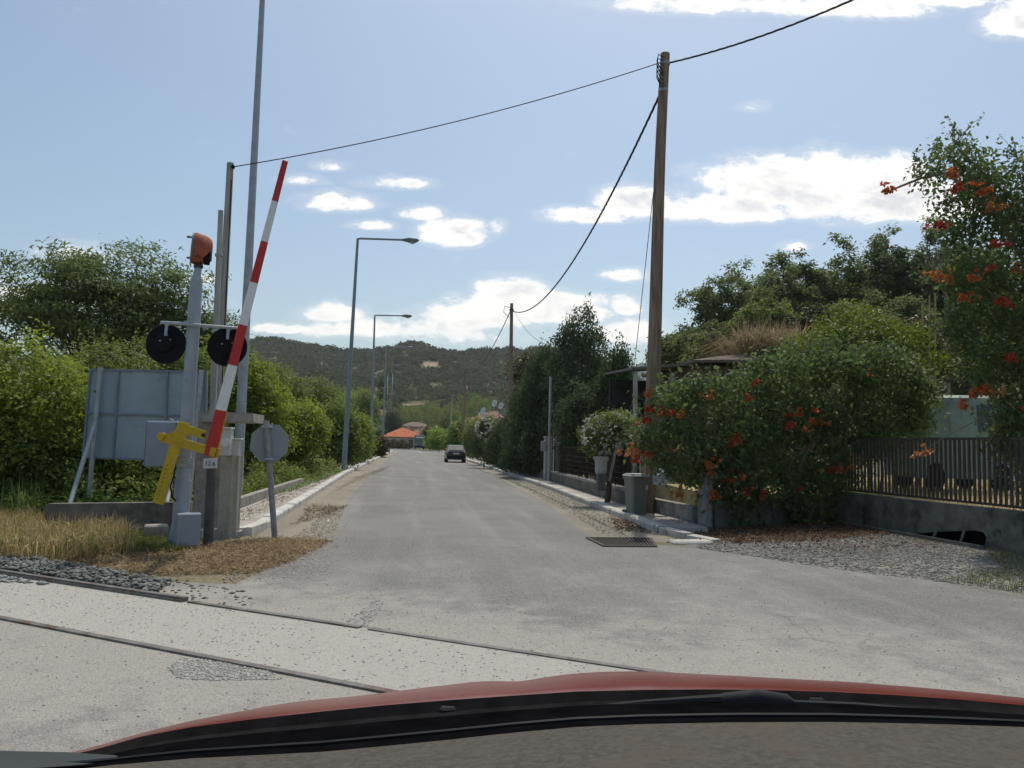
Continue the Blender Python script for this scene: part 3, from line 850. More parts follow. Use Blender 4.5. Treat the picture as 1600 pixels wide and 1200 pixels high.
# arm: box section, tapering, banded red and white
def arm_mat():
    m = bpy.data.materials.new('barrier_bands'); m.use_nodes = True
    return m
bp0, bp1 = (327, 712), (445.5, 252)
cuts = [712, 640, 540, 444, 380, 314, 252]
cuts = [712, 641, 571, 508, 442, 378, 315, 252]
for k in range(7):
    y0, y1 = cuts[k], cuts[k+1]
    f0, f1 = (712-y0)/460, (712-y1)/460
    pa = AT(bp0[0]+(bp1[0]-bp0[0])*f0, y0, YB+.0); pb = AT(bp0[0]+(bp1[0]-bp0[0])*f1, y1, YB)
    w0, w1 = .155-.075*f0, .155-.075*f1
    mb = MB(); mb.beam(pa, pb, .055-.02*f0, w0, (1, 0, 0.1), .055-.02*f1, w1)
    d = (pb-pa).normalized()
    mb = MB()
    lat = d.cross(Vector((-.32, 1, 0)).normalized()).normalized(); dep = lat.cross(d).normalized()
    vs = []
    for p_, w_, t0 in ((pa, w0, .06-.025*f0), (pb, w1, .06-.025*f1)):
        for sx, sy in ((-1, -1), (1, -1), (1, 1), (-1, 1)): vs.append(p_+lat*sx*w_/2+dep*sy*t0)
    mb.add(vs, [(0, 1, 2, 3), (7, 6, 5, 4), (0, 4, 5, 1), (1, 5, 6, 2), (2, 6, 7, 3), (3, 7, 4, 0)])
    o = mb.build('arm_band', red_paint if k % 2 == 0 else white_paint, t_)
    o['label'] = 'red painted band of the barrier arm' if k % 2 == 0 else 'white painted band of the barrier arm'

# ------------------------------------------------------------------ text plate 12.6 on its post
def text_mesh(body, size, name, m, parent, M, ext=.002):
    cu = bpy.data.curves.new(name, 'FONT'); cu.body = body; cu.size = size; cu.extrude = ext; cu.align_x = 'CENTER'; cu.align_y = 'CENTER'
    tmp = bpy.data.objects.new(name, cu)
    COL.objects.link(tmp)
    dg = bpy.context.evaluated_depsgraph_get(); dg.update()
    me = bpy.data.meshes.new_from_object(tmp.evaluated_get(dg))
    bpy.data.objects.remove(tmp)
    me.name = name
    me.transform(M)
    me.materials.clear()
    return link_mesh(name, me, m, parent)
pb_ = AT(325, 852, 12.25); pb_.z = 0
t_ = empty('marker_post', pb_, 'dark grey steel post carrying a small white plate reading 12.6', 'marker post')
mb = MB(); mb.tube([pb_, AT(331, 722, 12.25)], [.075, .068], 14); mb.build('post', mat('dark_steel_post', (.105, .105, .10), .7, .3, var=.2, vscale=8, bump=.1), t_, True)
pc = AT(328.5, 724, 11.6)
mb = MB(); mb.box(pc, (.19, .012, .14), Matrix.Rotation(math.radians(-2), 3, 'Y'), .003); po = mb.build('number_plate', white_plastic, t_)
text_mesh("12.6", .085, 'number', mat('sign_black', (.015, .015, .015), .7), po, Matrix.Translation(pc+Vector((0, -.008, -.005))) @ Matrix.Rotation(math.pi/2, 4, 'X'))

# ------------------------------------------------------------------ concrete pillars with meters
def pillar(name, pts, Y, depth, m, t_, part):
    mb = MB(); mb.prism([AT(*q, Y) for q in pts], (0, depth, 0)); return mb.build(part, m, t_)
base = AT(318, 838, 13.9); base.z = 0
t_ = empty('canopy_pillar', base, 'tall concrete pillar with an overhanging flat slab on top behind the barrier', 'pillar')
w = MB(); pA = AT(311, 645, 13.9); pAb = AT(301, 838, 13.9)
w.prism([Vector((pAb.x, 13.85, -.05)), Vector((pAb.x+.42, 13.85, -.05)), Vector((pA.x+.40, 13.85, pA.z)), Vector((pA.x, 13.85, pA.z))], (0, .35, 0))
w.build('pillar_shaft', concrete, t_)
w = MB(); w.prism([AT(309, 659, 13.55), AT(396, 660, 13.55), AT(396, 646, 13.55), AT(309, 642, 13.55)], (0, .95, 0)); w.build('roof_slab', concrete, t_)
base = AT(355, 838, 13.35); base.z = 0
t_ = empty('meter_pillar', base, 'low concrete pillar carrying two white meter boxes, one with a round dial', 'meter pillar')
R3 = Matrix.Rotation(math.radians(-33), 3, 'Z')
ptop = AT(355, 711, 13.3)
w = MB(); w.box((base.x+.0, 13.4, ptop.z/2-.05), (.27, .23, ptop.z+.1), R3, .008); w.build('pillar_shaft', concrete_cream, t_)
mbx = MB(); c = AT(354, 691, 13.22); mbx.box(c, (.165, .16, .43), Matrix.Rotation(-.1, 3, 'Z'), .008); bo = mbx.build('meter_box', white_plastic, t_)
mbx = MB(); mbx.lathe([(.075, 0), (.075, .02), (.068, .026)], c+Vector((-.0, -.082, .0)), (0, -1, 0), 22); mbx.build('meter_dial', mat('dial_white', (.72, .72, .70), .3), bo, True)
mbx = MB(); mbx.box(c+Vector((0, -.02, .225)), (.19, .2, .03), Matrix.Rotation(-.1, 3, 'Z'), .005); mbx.build('box_lid', white_plastic, bo)
mbx = MB(); c = AT(368, 700, 13.35); mbx.box(c, (.15, .15, .27), Matrix.Rotation(-.1, 3, 'Z'), .008); bo = mbx.build('meter_box', white_plastic, t_)
mbx = MB(); mbx.box(c+Vector((.01, -.01, .145)), (.2, .19, .03), Matrix.Rotation(-.1, 3, 'Z'), .005); mbx.build('box_lid', white_plastic, bo)
mbx = MB(); mbx.tube([AT(374, 712, 13.3), AT(369, 835, 13.3)], .018, 8); mbx.build('conduit', white_plastic, t_, True)

# small concrete footing by the strut
fo = MB(); fo.box(AT(244, 830, 12.9), (.34, .3, .2), Matrix.Rotation(.3, 3, 'Z'), .02)
tag(fo.build('concrete_footing', concrete), 'broken concrete block lying at the foot of the signal mast', 'footing')

# ------------------------------------------------------------------ billboard seen from behind
YS = 16.0
t_ = empty('billboard', G(138, 800), 'large blue grey metal sign board seen from behind on slanted steel props', 'sign board')
mb = MB(); cor = [AT(129, 716, YS), AT(322, 722, YS), AT(324, 580, YS), AT(141, 576, YS)]
mb.prism(cor, (0, .03, 0)); mb.build('panel', board_mat, t_)
def onb(u, v, off=0.0):
    a = cor[0].lerp(cor[1], u); b_ = cor[3].lerp(cor[2], u)
    return a.lerp(b_, v)+Vector((0, off, 0))
fr = MB()
for a, b_ in (((0, .99), (1, .99)), ((0, .01), (1, .01)), ((.006, .02), (.006, .98)), ((.994, .02), (.994, .98))):
    fr.beam(onb(*a, -.02), onb(*b_, -.02), .035, .035, (0, 1, 0))
fr.build('frame', board_rib, t_)
for u in (.245, .66):
    rb = MB(); rb.beam(onb(u, .02, -.025), onb(u, .98, -.025), .035, .04, (0, 1, 0)); rb.build('rib', board_rib, t_)
rb = MB(); rb.beam(onb(.015, .50, -.028), onb(.985, .50, -.028), .03, .045, (0, 1, 0)); rb.build('rib', board_rib, t_)
for (a, b_) in (((157, 574), (136, 801)), ((315, 578), (293, 801))):
    pm = MB(); pm.tube([AT(*a, YS-.10), AT(b_[0], b_[1]+6, YS-.10)], .045, 12); pm.build('post', galv, t_, True)
for (a, b_) in (((149, 660), (98, 815)), ((276, 700), (254, 818)), ):
    p = AT(*a, YS-.16); q = G(*b_); q = Vector((AT(*b_, 14.6).x, 14.6, 0))
    pm = MB(); pm.tube([p, q], .042, 10); pm.build('prop', galv, t_, True)

# low stained concrete wall
lw0, lw1 = G(66, 837), G(292, 830)
h = .52
mb = MB(); mb.prism([Vector((lw0.x, lw0.y, -.05)), Vector((lw1.x, lw1.y+.05, -.05)), Vector((lw1.x, lw1.y+.05, .49)), Vector((lw0.x+.05, lw0.y, .50)), Vector((lw0.x, lw0.y, .44))], (0, .22, 0))
t_ = tag(mb.build('low_wall', concrete_dark), 'low stained concrete wall behind the dry grass under the sign board', 'wall')
# edging wall beside the left pavement
mb = MB(); e0, e1 = Vector((-3.76, 16.0, 0)), Vector((-3.66, 27.2, 0))
mb.beam(e0+Vector((0, 0, .11)), e1+Vector((0, 0, .11)), .18, .40)
tag(mb.build('edging_wall', concrete), 'low concrete edging along the inner side of the left pavement', 'wall')

# ------------------------------------------------------------------ stop sign from behind
sb = AT(430, 843, 13.25); sb.z = -.05
stp = AT(416, 657, 13.25)
t_ = empty('stop_sign', (sb.x, sb.y, 0), 'octagonal road sign seen from its grey back on a leaning pole by the left kerb', 'road sign')
mb = MB(); mb.tube([sb, stp], .048, 12); mb.build('post', mat('sign_post_grey', (.30, .30, .29), .6, .3, var=.15, vscale=8, col2=(.20, .17, .13), f2=(.58, .72, 6.0)), t_, True)
oc = AT(421, 692.5, 13.31)
poly = []
for k in range(8):
    a = math.radians(22.5+45*k-3); poly.append(oc+Vector((math.cos(a)*.335*.94, math.cos(a)*.05, math.sin(a)*.335)))
mb = MB(); mb.prism(poly, (0, .012, 0)); mb.build('plate', mat('sign_back_grey', (.30, .325, .345), .6, .2, var=.05), t_)
mb = MB(); mb.prism([p+Vector((0, .014, 0)) for p in poly], (0, .002, 0)); mb.build('red_face', mat('stop_red', (.45, .03, .03), .5), t_)
for py in (667, 717):
    mb = MB(); mb.box(AT(417.5+(py-667)*.08, py, 13.25), (.15, .12, .03), None, .004)
    mb.build('bracket', galv, t_)

# ------------------------------------------------------------------ tall poles on the left
pt = AT(413, -60, 19.0); pbse = AT(369, 790, 19.0); pbse.z = 0
t_ = empty('lighting_mast', pbse, 'very tall tapering galvanised mast rising out of the picture behind the barrier', 'mast')
mb = MB(); mb.tube([pbse, pt], [.125, .06], 16); mb.build('pole', galv, t_, True)
mb = MB(); mb.box(AT(379, 640, 18.9), (.12, .06, .3), None, .01); mb.build('access_hatch', galv, t_)
pbse = AT(331, 800, 18.0); pbse.z = 0; ptop = AT(360, 255, 18.0)
t_ = empty('utility_pole', pbse, 'grey weathered pole with one wire at its top, left of the barrier tip', 'utility pole', 'utility poles')
mb = MB(); mb.tube([pbse, pbse.lerp(ptop, .5), ptop], [.11, .095, .075], 14); mb.build('pole', grey_wood, t_, True)
mb = MB(); mb.tube([ptop+Vector((-.02, -.05, -.1)), ptop+Vector((.08, -.06, -.1))], .02, 8); mb.lathe([(.03, 0), (.04, .03), (.025, .08)], ptop+Vector((.08, -.06, -.14)), (0, 0, 1), 10); mb.build('insulator', black_plastic, t_)
wl = ptop+Vector((.08, -.06, -.1))
mb = MB(); mb.tube([pbse+Vector((.11, -.06, .2)), ptop+Vector((.055, -.06, -.4))], .012, 6); mb.build('down_cable', cable_mat, t_)
pbse = AT(326, 800, 17.6); pbse.z = 0; ptop = AT(345, 329, 17.6)
t_ = empty('pole_stub', pbse, 'shorter grey pole strapped beside the taller wire pole at the left', 'utility pole', 'utility poles')
mb = MB(); mb.tube([pbse, ptop], [.085, .055], 12); mb.build('pole', grey_wood, t_, True)
for py in (400, 520):
    mb = MB(); mb.lathe([(.085, -.03), (.09, 0), (.085, .03)], pbse.lerp(ptop, (800-py)/471), (ptop-pbse), 12)
    mb.build('strap', galv, t_)

# ------------------------------------------------------------------ street lamps
def street_lamp(basepx, Y, toppx, armpx, label):
    b_ = AT(*basepx, Y); b_.z = 0
    tp = AT(*toppx, Y); ar = AT(*armpx, Y)
    t_ = empty('street_lamp', b_, label, 'street lamp', 'street lamps along the left kerb')
    mb = MB(); mb.tube([b_, b_.lerp(tp, .5), tp], [.13, .10, .065], 12); mb.build('pole', lamp_grey, t_, True)
    mb = MB(); mb.lathe([(.24, 0), (.24, .03), (.15, .05), (.14, .3)], b_, (0, 0, 1), 12); mb.build('base_plate', lamp_grey, t_)
    mb = MB(); mb.tube([tp-Vector((0, 0, .05)), tp+Vector((.12, 0, .0)), ar], .055, 8); mb.build('arm', lamp_grey, t_, True)
    d = (ar-tp).normalized()
    mb = MB()
    mb.tube([ar-d*.25, ar+d*.1, ar+d*.45, ar+d*.62], [.06, .14, .13, .04], 12)
    hd = mb.build('lamp_head', mat('lamp_head_grey', (.20, .22, .24), .5, .2), t_, True)
    mb = MB(); mb.tube([ar+d*.05-Vector((0, 0, .07)), ar+d*.28-Vector((0, 0, .12)), ar+d*.5-Vector((0, 0, .07))], [.05, .10, .04], 10)
    mb.build('lens', mat('lamp_lens', (.35, .36, .36), .2), hd, True)
street_lamp((537, 738), 40.6, (559, 372.5), (636, 375), 'nearest and tallest street lamp on the left, one arm over the road')
street_lamp((579, 721), 65.0, (585.5, 492.5), (632, 493.5), 'middle street lamp of the three along the left kerb')
street_lamp((597, 712), 87.0, (603.5, 542), (637, 543), 'smallest and farthest street lamp on the left, seen against the hill')

# ------------------------------------------------------------------ right utility pole and cables
b_ = G(1010, 808); YP = b_.y
tp = AT(1040, 84, YP)
t_ = empty('utility_pole', b_, 'big brown wooden utility pole on the right with a bundle of cables at its top', 'utility pole', 'utility poles')
mb = MB(); pts = []
for k in range(13):
    f_ = k/12; q = b_.lerp(tp, f_); q = q+Vector((.03*math.sin(f_*6), 0, 0)); pts.append(q)
mb.tube([pts[0]-Vector((0, 0, .3))]+pts, [.19]+[.185-.075*k/12 for k in range(13)], 20); mb.build('pole', wood_pole, t_, True)
mb = MB(); mb.lathe([(.12, -.03), (.125, 0), (.12, .03)], pts[11], tp-b_, 14); mb.build('band', galv, t_); mb = MB(); mb.lathe([(.118, -.03), (.122, 0), (.118, .03)], pts[12]-Vector((0, 0, .25)), tp-b_, 14); mb.build('band', galv, t_)
g_ = random.Random(4)
mb = MB()
for k in range(5):
    q0 = tp+Vector((-.1, -.12, -.15-.1*k)); 
    mb.tube([q0, q0+Vector((-.12-.05*g_.random(), -.05, .03)), q0+Vector((-.17, -.05, -.15)), q0+Vector((-.10, -.08, -.3-.1*g_.random())), q0+Vector((0, -.02, -.38))], .012, 6)
mb.build('cable_loops', cable_mat, t_, True)
def wire(name, p, q, sag, r, label, twist=0.0, n=26, cat='wire', group='overhead wires'):
    mb = MB()
    strands = [0] if twist == 0 else [0, 1, 2]
    L = (q-p).length
    nn = n if twist == 0 else max(n, int(L*9))
    for s in strands:
        pts = []
        for k in range(nn+1):
            f_ = k/nn; c = p.lerp(q, f_)-Vector((0, 0, 4*sag*f_*(1-f_)))
            if twist:
                a = 2*math.pi*(f_*L/twist+s/3); c = c+Vector((math.cos(a)*r*.9, math.sin(a)*r*.5, math.sin(a)*r*.9))
            pts.append(c)
        mb.tube(pts, r, 6 if twist == 0 else 5)
    return tag(mb.build(name, cable_mat, None, True), label, cat, group)
wire('overhead_wire', wl, AT(1031, 98, YP-.1), .22, .012, 'single thin wire running from the grey left pole across to the big brown pole')
wire('overhead_cable', AT(1046, 98, YP), AT(1345, -6, 14.2), .12, .015, 'twisted black cable rising from the top of the big pole to the upper right', .7)
f2 = AT(798, 485, 48.0)
wire('overhead_cable', AT(1030, 150, YP), f2, 1.75, .017, 'twisted black cable sagging from the big pole to the second pole', .9)
wire('guy_wire', AT(1021, 300, YP), Vector((5.9, 22.0, .3)), 0.0, .009, 'thin stay wire slanting down from the big brown pole', cat='stay wire')
def far_pole(base, Y, top, r0, label, m=wood_pole):
    b_ = AT(*base, Y); b_.z = 0; tp = AT(*top, Y)
    t_ = empty('utility_pole', b_, label, 'utility pole', 'utility poles')
    mb = MB(); mb.tube([b_, tp], [r0, r0*.65], 12); mb.build('pole', m, t_, True)
    mb = MB(); mb.lathe([(r0*.9, -.05), (r0*.95, 0), (r0*.9, .05)], b_.lerp(tp, .96), tp-b_, 10)
    mb.tube([tp+Vector((-.1, -.1, -.3)), tp+Vector((-.45, -.1, -.2)), tp+Vector((-.5, -.1, -.6)), tp+Vector((-.15, -.1, -.9))], .02, 5); mb.build('band', cable_mat, t_)
    return tp
far_pole((796, 737), 48.0, (799.5, 474), .15, 'second wooden pole behind the dark conifers on the right')
p3 = far_pole((722, 715), 92.0, (728, 577), .16, 'third wooden pole, small, standing above the parked car')
p4 = far_pole((702, 706), 120.0, (707, 617), .15, 'slim pale pole just left of the third wooden pole', grey_wood)
wire('overhead_cable', f2, p3-Vector((0, 0, .4)), 1.2, .03, 'black cable dropping from the second pole to the third pole')
wire('overhead_wire', f2+Vector((.1, 0, .2)), AT(862, 540, 36), .5, .01, 'thin wire from the second pole down into the conifers')

# ------------------------------------------------------------------ terrain: hills behind the village
def interp(x, pts):
    if x <= pts[0][0]: return pts[0][1]
    for (x0, y0), (x1, y1) in zip(pts[:-1], pts[1:]):
        if x <= x1: return y0+(y1-y0)*(x-x0)/(x1-x0)
    return pts[-1][1]
SKYL = [(-900, 600), (-300, 565), (0, 548), (150, 545), (300, 530), (400, 529), (450, 532), (500, 537), (550, 541), (600, 538), (640, 536), (680, 545), (720, 544), (770, 539), (830, 537), (900, 548), (1000, 590), (1200, 640), (1600, 680), (2200, 690)]
def sstep(x): x = max(0, min(1, x)); return x*x*(3-2*x)
_ph = [random.uniform(0, 6.28) for _ in range(8)]
def hill_point(px, f_):
    """px: azimuth given as picture column; f_: 0 foot .. 1 crest .. 1.5 behind"""
    D0, D1 = 215.0, 640.0+60*math.sin(px/140.0)
    rr = ray(px, 700); h_ = math.hypot(rr[0], rr[1]); ux, uy = rr[0]/h_, rr[1]/h_
    D = D0+(D1-D0)*f_
    crest = ray(px, interp(px, SKYL)+5); top = CAMH+crest[2]/math.hypot(crest[0], crest[1])*D1
    top = max(top, 1.0)
    if f_ <= 1: z = top*(0.30*f_+0.70*f_**1.7)
    else: z = top*(1-.5*(f_-1))
    z += (math.sin(px/37.0+_ph[0]+f_*5)*1.6+math.sin(px/19.0+f_*13+_ph[1])*.9)*min(1, f_*2.5)
    return Vector((ux*D, uy*D, z-.4))
def hill_material():
    m = bpy.data.materials.new('hillside_scrub_ground'); m.use_nodes = True
    t = NT(m.node_tree); b = m.node_tree.nodes['Principled BSDF']
    p = t.n('ShaderNodeTexCoord').outputs['Object']
    c = t.mix(t.ramp(t.noise(p, .012, 6, .65), .42, .62), (.13, .125, .080), (.27, .225, .15))
    c = t.mix(t.ramp(t.noise(p, .12, 5, .7), .4, .7), c, (.08, .092, .055))
    t.put(b.inputs['Base Color'], c); b.inputs['Roughness'].default_value = 1; b.inputs['Specular IOR Level'].default_value = 0
    return m
rows = []
for i in range(46):
    f_ = i/45*1.5
    rows.append([hill_point(px, f_) for px in range(-900, 2201, 20)])
mb = MB(); mb.grid(rows); hm = hill_material()
tag(mb.build('hill', hm, None, True), kind='structure')
# far blue hill in the gap right of the conifers
mb = MB(); rows = []
for f_ in (0, .25, .5, .75, 1.0, 1.3):
    r_ = []
    for px in range(900, 1901, 25):
        rr = ray(px, 700); h_ = math.hypot(rr[0], rr[1]); D = 2300+900*f_
        yy = interp(px, [(900, 640), (960, 590), (1000, 566), (1040, 575), (1100, 600), (1400, 640), (1900, 660)])
        cr = ray(px, yy); z = (CAMH+cr[2]/math.hypot(cr[0], cr[1])*3200)*(f_ if f_ <= 1 else 1-(f_-1))
        r_.append((rr[0]/h_*D, rr[1]/h_*D, z-1))
    rows.append(r_)
mb.grid(rows); tag(mb.build('distant_hill', mat('distant_forest', (.05, .085, .07), 1.0, var=.2, vscale=.01, spec=0), None, True), kind='structure')

def shrub_cloud(name, centres, radii, leaves, lsize, m, label, cat, kind='stuff', parent=None):
    n = len(centres)
    d = unit(rng.normal(size=(n*leaves, 3))); d[:, 2] = np.abs(d[:, 2])*1.0-.15
    R_3 = np.repeat(radii, leaves)[:, None]
    P = np.repeat(centres, leaves, axis=0)+d*R_3*(0.55+.45*rng.random((n*leaves, 1)))*np.array([1, 1, .85])
    V = leaf_verts(P, np.repeat(radii, leaves)*lsize, up=.5, aspect=.85, out=d)
    return tag(link_mesh(name, fast_mesh(name, V, 4), m, parent), label, cat, kind=kind)
scrub_mat = leafmat('hill_scrub', (0.062, 0.075, 0.037), (0.130, 0.135, 0.068), 0.30, .9, .05, patch=.02)
g_ = np.random.default_rng(21)
cs, rs = [], []
for k in range(6800):
    px = g_.uniform(300, 1000) if k < 6000 else g_.choice([g_.uniform(-500, 300), g_.uniform(1000, 1500)])
    f_ = g_.random()**.7*1.06
    # clearings: bare slope, terrace strips
    q = math.sin(px*.045+f_*9)*math.sin(px*.021-f_*17+1.3)
    if q > .70 and g_.random() < .55: continue
    if ((px-668)/22)**2+((f_-.80)/.04)**2 < 1: continue
    if ((px-650)/34)**2+((f_-.42)/.02)**2 < 1: continue
    p = hill_point(px, f_); cs.append((p.x, p.y, p.z+.5)); rs.append(g_.uniform(1.7, 4.1)*(.55+.55*f_))
shrub_cloud('hillside_scrub', np.array(cs), np.array(rs), 46, .42, scrub_mat, 'dark rounded shrubs covering the hillside behind the village', 'scrub')
# bare earth scar on the slope
mb = MB()
def hill_patch(cx, cf, rx, rf, up=.45):
    ring = [hill_point(cx+rx*math.cos(a)*(1+.25*math.sin(3*a)), cf+rf*math.sin(a)*(1+.3*math.sin(2*a+1)))+Vector((0, 0, up)) for a in [k*math.pi/9 for k in range(18)]]
    mb.add([hill_point(cx, cf)+Vector((0, 0, up+.2))]+ring, [(0, 1+k, 1+(k+1) % 18) for k in range(18)])
hill_patch(669, .80, 11, .035); hill_patch(660, .83, 7, .02); hill_patch(650, .42, 26, .008); hill_patch(612, .33, 9, .010)
tag(mb.build('bare_slope', mat('bare_earth', (.33, .26, .17), 1.0, var=.25, vscale=.2, spec=0)), kind='structure')

# wooded bank on the right
def bank_z(x, y):
    d = x*.93+(y-20)*.10-15.5
    return 10.5*sstep(d/34.0)
rows = []
for j in range(34):
    y = 22+j*6.0
    rows.append([(x, y, bank_z(x, y)-.03 + (.25*math.sin(x*.9+y*.4) if bank_z(x, y) > .3 else 0)) for x in np.linspace(13, 150, 60)])
mb = MB(); mb.grid(rows)
tag(mb.build('wooded_bank', ground_material(), None, True), kind='structure')

# ------------------------------------------------------------------ trees and shrubs
L_bright = leafmat('bright_green_leaves', (0.128, 0.188, 0.030), (0.302, 0.342, 0.065), 0.50, .55, .25, patch=.9)
L_mid = leafmat('mid_green_leaves', (0.093, 0.140, 0.035), (0.214, 0.256, 0.065), 0.47, .55, .25, patch=.6)
L_feather = leafmat('feathery_leaves', (0.091, 0.138, 0.048), (0.191, 0.235, 0.088), 0.50, .6, .25, patch=.7)
L_dark = leafmat('dark_conifer_needles', (0.056, 0.088, 0.043), (0.125, 0.163, 0.073), 0.33, .7, .15, patch=.8)
L_oak = leafmat('oak_leaves', (0.097, 0.129, 0.048), (0.197, 0.233, 0.087), 0.49, .55, .25, patch=.3)
L_vine = leafmat('vine_leaves', (0.067, 0.112, 0.044), (0.162, 0.213, 0.078), 0.45, .55, .22, c3=(.16, .17, .05), patch=.8)
L_lime = leafmat('lime_green_leaves', (.10, .15, .02), (.21, .26, .045), .35, .55, .25, patch=.8)
L_ole = leafmat('pale_green_leaves', (0.113, 0.165, 0.041), (0.243, 0.285, 0.083), 0.35, .5, .3, patch=1.0)

def limbs(mb, base, tips, r0, seed=0):
    g = random.Random(seed); base = Vector(base)
    for tpt in tips:
        tpt = Vector(tpt); L = (tpt-base).length
        mid1 = base.lerp(tpt, .35)+Vector((g.uniform(-.06, .06)*L, g.uniform(-.06, .06)*L, L*.08))
        mid2 = base.lerp(tpt, .7)+Vector((g.uniform(-.05, .05)*L, g.uniform(-.05, .05)*L, L*.04))
        mb.tube([base, mid1, mid2, tpt], [r0, r0*.7, r0*.45, r0*.15], 6)
        for q in (mid1, mid2):
            e = q+Vector((g.uniform(-.22, .22)*L, g.uniform(-.22, .22)*L, g.uniform(.08, .28)*L))
            mb.tube([q, q.lerp(e, .5)+Vector((0, 0, .03*L)), e], [r0*.4, r0*.25, r0*.08], 5)
def broadleaf(name, base, crown_c, r, n_cl, per, cl_r, lsize, lm, label, cat='tree', group=None, trunk_r=.12, seed=0, up=.6, aspect=.5, flat=.7, inner=.45, lump=.28, zmin=-.75, stems=1, hang=0.0, nl=7, trunk_name='trunk'):
    t_ = empty(name, base, label, cat, group)
    base = Vector(base); cc = Vector(crown_c)
    C_, d = lumpy_ellipsoid(cc, r, n_cl, inner, lump, seed, zmin)
    C_ = C_[C_[:, 2] > base.z+.05]; 
    P = cluster(C_, per, cl_r, flat)
    P = P[P[:, 2] > base.z+.02]
    out = unit((P-np.array(cc))/np.array(r))
    V = leaf_verts(P, lsize, up, aspect, out, hang)
    link_mesh('crown', fast_mesh('crown', V, 4), lm, t_)
    mb = MB(); g = random.Random(seed)
    for s_ in range(stems):
        b_ = base+Vector((g.uniform(-.3, .3), g.uniform(-.2, .2), -.1))*(0 if stems == 1 else 1)
        fork = b_.lerp(cc, .45)+Vector((g.uniform(-.1, .1), g.uniform(-.1, .1), 0))
        if stems > 1: fork += Vector((g.uniform(-.4, .4)*r[0], 0, 0))
        mb.tube([b_, b_.lerp(fork, .5)+Vector((g.uniform(-.06, .06), 0, 0)), fork], [trunk_r, trunk_r*.85, trunk_r*.7], 8)
        idx = [g.randrange(len(C_)) for _ in range(nl)]
        limbs(mb, fork, [C_[i] for i in idx], trunk_r*.6, seed+s_)
    mb.build(trunk_name, bark, t_, True)
    return t_
def pxtree(name, cpx, cpy, Y, rx, ry, basepx=None, depth=None, **kw):
    """crown centre at picture point, real distance Y; rx, ry in picture pixels turned to metres"""
    s = Y*1.0/FPX
    c = AT(cpx, cpy, Y); b_ = AT(basepx if basepx else cpx, 690, Y)
    bz = kw.pop('bz', 0.0)
    b_ = Vector((b_.x, Y, bz))
    return broadleaf(name, b_, c, (rx*s, (depth if depth else rx*s*.8), ry*s), **kw)

# left: big feathery tree
pxtree('feathery_tree', 150, 492, 29.0, 158, 108, basepx=110, n_cl=300, per=95, cl_r=.30, lsize=.19, lm=L_feather, label='large feathery tree with a wide airy crown at the far left', seed=3, trunk_r=.13, flat=.45, aspect=.32, inner=.25, lump=.22, zmin=-.62, stems=4, up=.7, depth=2.6, nl=8)
pxtree('feathery_tree', 325, 545, 30.0, 48, 62, n_cl=110, per=60, cl_r=.32, lsize=.18, lm=L_feather, label='smaller feathery tree showing between the poles behind the sign board', seed=4, trunk_r=.09, flat=.5, aspect=.32, inner=.25, stems=2, nl=5)
# left: shrubs
SH = 'shrubs along the left verge'
pxtree('shrub', 50, 660, 17.0, 118, 118, n_cl=320, per=75, cl_r=.16, lsize=.10, lm=L_bright, label='bright green dense shrub filling the left edge beside the sign board', cat='shrub', group=SH, seed=5, trunk_r=.05, zmin=-1, inner=.3, stems=3, lump=.22)
pxtree('shrub', -110, 640, 18.5, 110, 120, n_cl=160, per=75, cl_r=.18, lsize=.10, lm=L_bright, label='bright green shrub cut off by the left edge of the picture', cat='shrub', group=SH, seed=6, trunk_r=.05, zmin=-1, inner=.3, stems=3)
pxtree('shrub', 165, 600, 22.0, 70, 70, n_cl=140, per=60, cl_r=.2, lsize=.11, lm=L_mid, label='green shrub rising just over the top of the sign board', cat='shrub', group=SH, seed=7, trunk_r=.05, zmin=-1, inner=.2, stems=2)
pxtree('shrub', 215, 742, 18.3, 120, 64, n_cl=240, per=75, cl_r=.16, lsize=.10, lm=L_mid, label='dark ivy covered shrub under the sign board', cat='shrub', group=SH, seed=8, trunk_r=.04, zmin=-1, inner=.3, stems=3)
pxtree('shrub', 90, 745, 16.8, 80, 60, n_cl=150, per=75, cl_r=.15, lsize=.10, lm=L_mid, label='dark green undergrowth at the foot of the bright shrub, left of the prop', cat='shrub', group=SH, seed=9, trunk_r=.04, zmin=-1, inner=.3, stems=2)
pxtree('shrub', 270, 610, 24.0, 80, 90, n_cl=170, per=65, cl_r=.22, lsize=.12, lm=L_mid, label='mid green shrub behind the right half of the sign board', cat='shrub', group=SH, seed=10, trunk_r=.05, zmin=-1, inner=.25, stems=2)
pxtree('leafy_tree', 388, 645, 27.0, 64, 82, n_cl=300, per=75, cl_r=.20, lsize=.12, lm=L_bright, label='fresh green bushy tree behind the stop sign and the tall mast', cat='tree', seed=11, trunk_r=.07, zmin=-1, inner=.3, stems=2, lump=.3)
pxtree('leafy_tree', 458, 676, 33.0, 50, 50, n_cl=220, per=70, cl_r=.22, lsize=.13, lm=L_bright, label='green bushy tree just right of the stop sign', cat='tree', seed=12, trunk_r=.06, zmin=-1, inner=.3, stems=2)
pxtree('shrub', 522, 680, 44.0, 40, 52, n_cl=190, per=70, cl_r=.26, lsize=.16, lm=L_mid, label='dark green rounded shrub behind the foot of the nearest street lamp', cat='shrub', group=SH, seed=13, trunk_r=.06, zmin=-1, inner=.3, stems=2)
pxtree('shrub', 558, 690, 56.0, 24, 38, n_cl=130, per=60, cl_r=.28, lsize=.18, lm=L_bright, label='light green shrub between the first two street lamps', cat='shrub', group=SH, seed=14, trunk_r=.06, zmin=-1, inner=.3, stems=2)
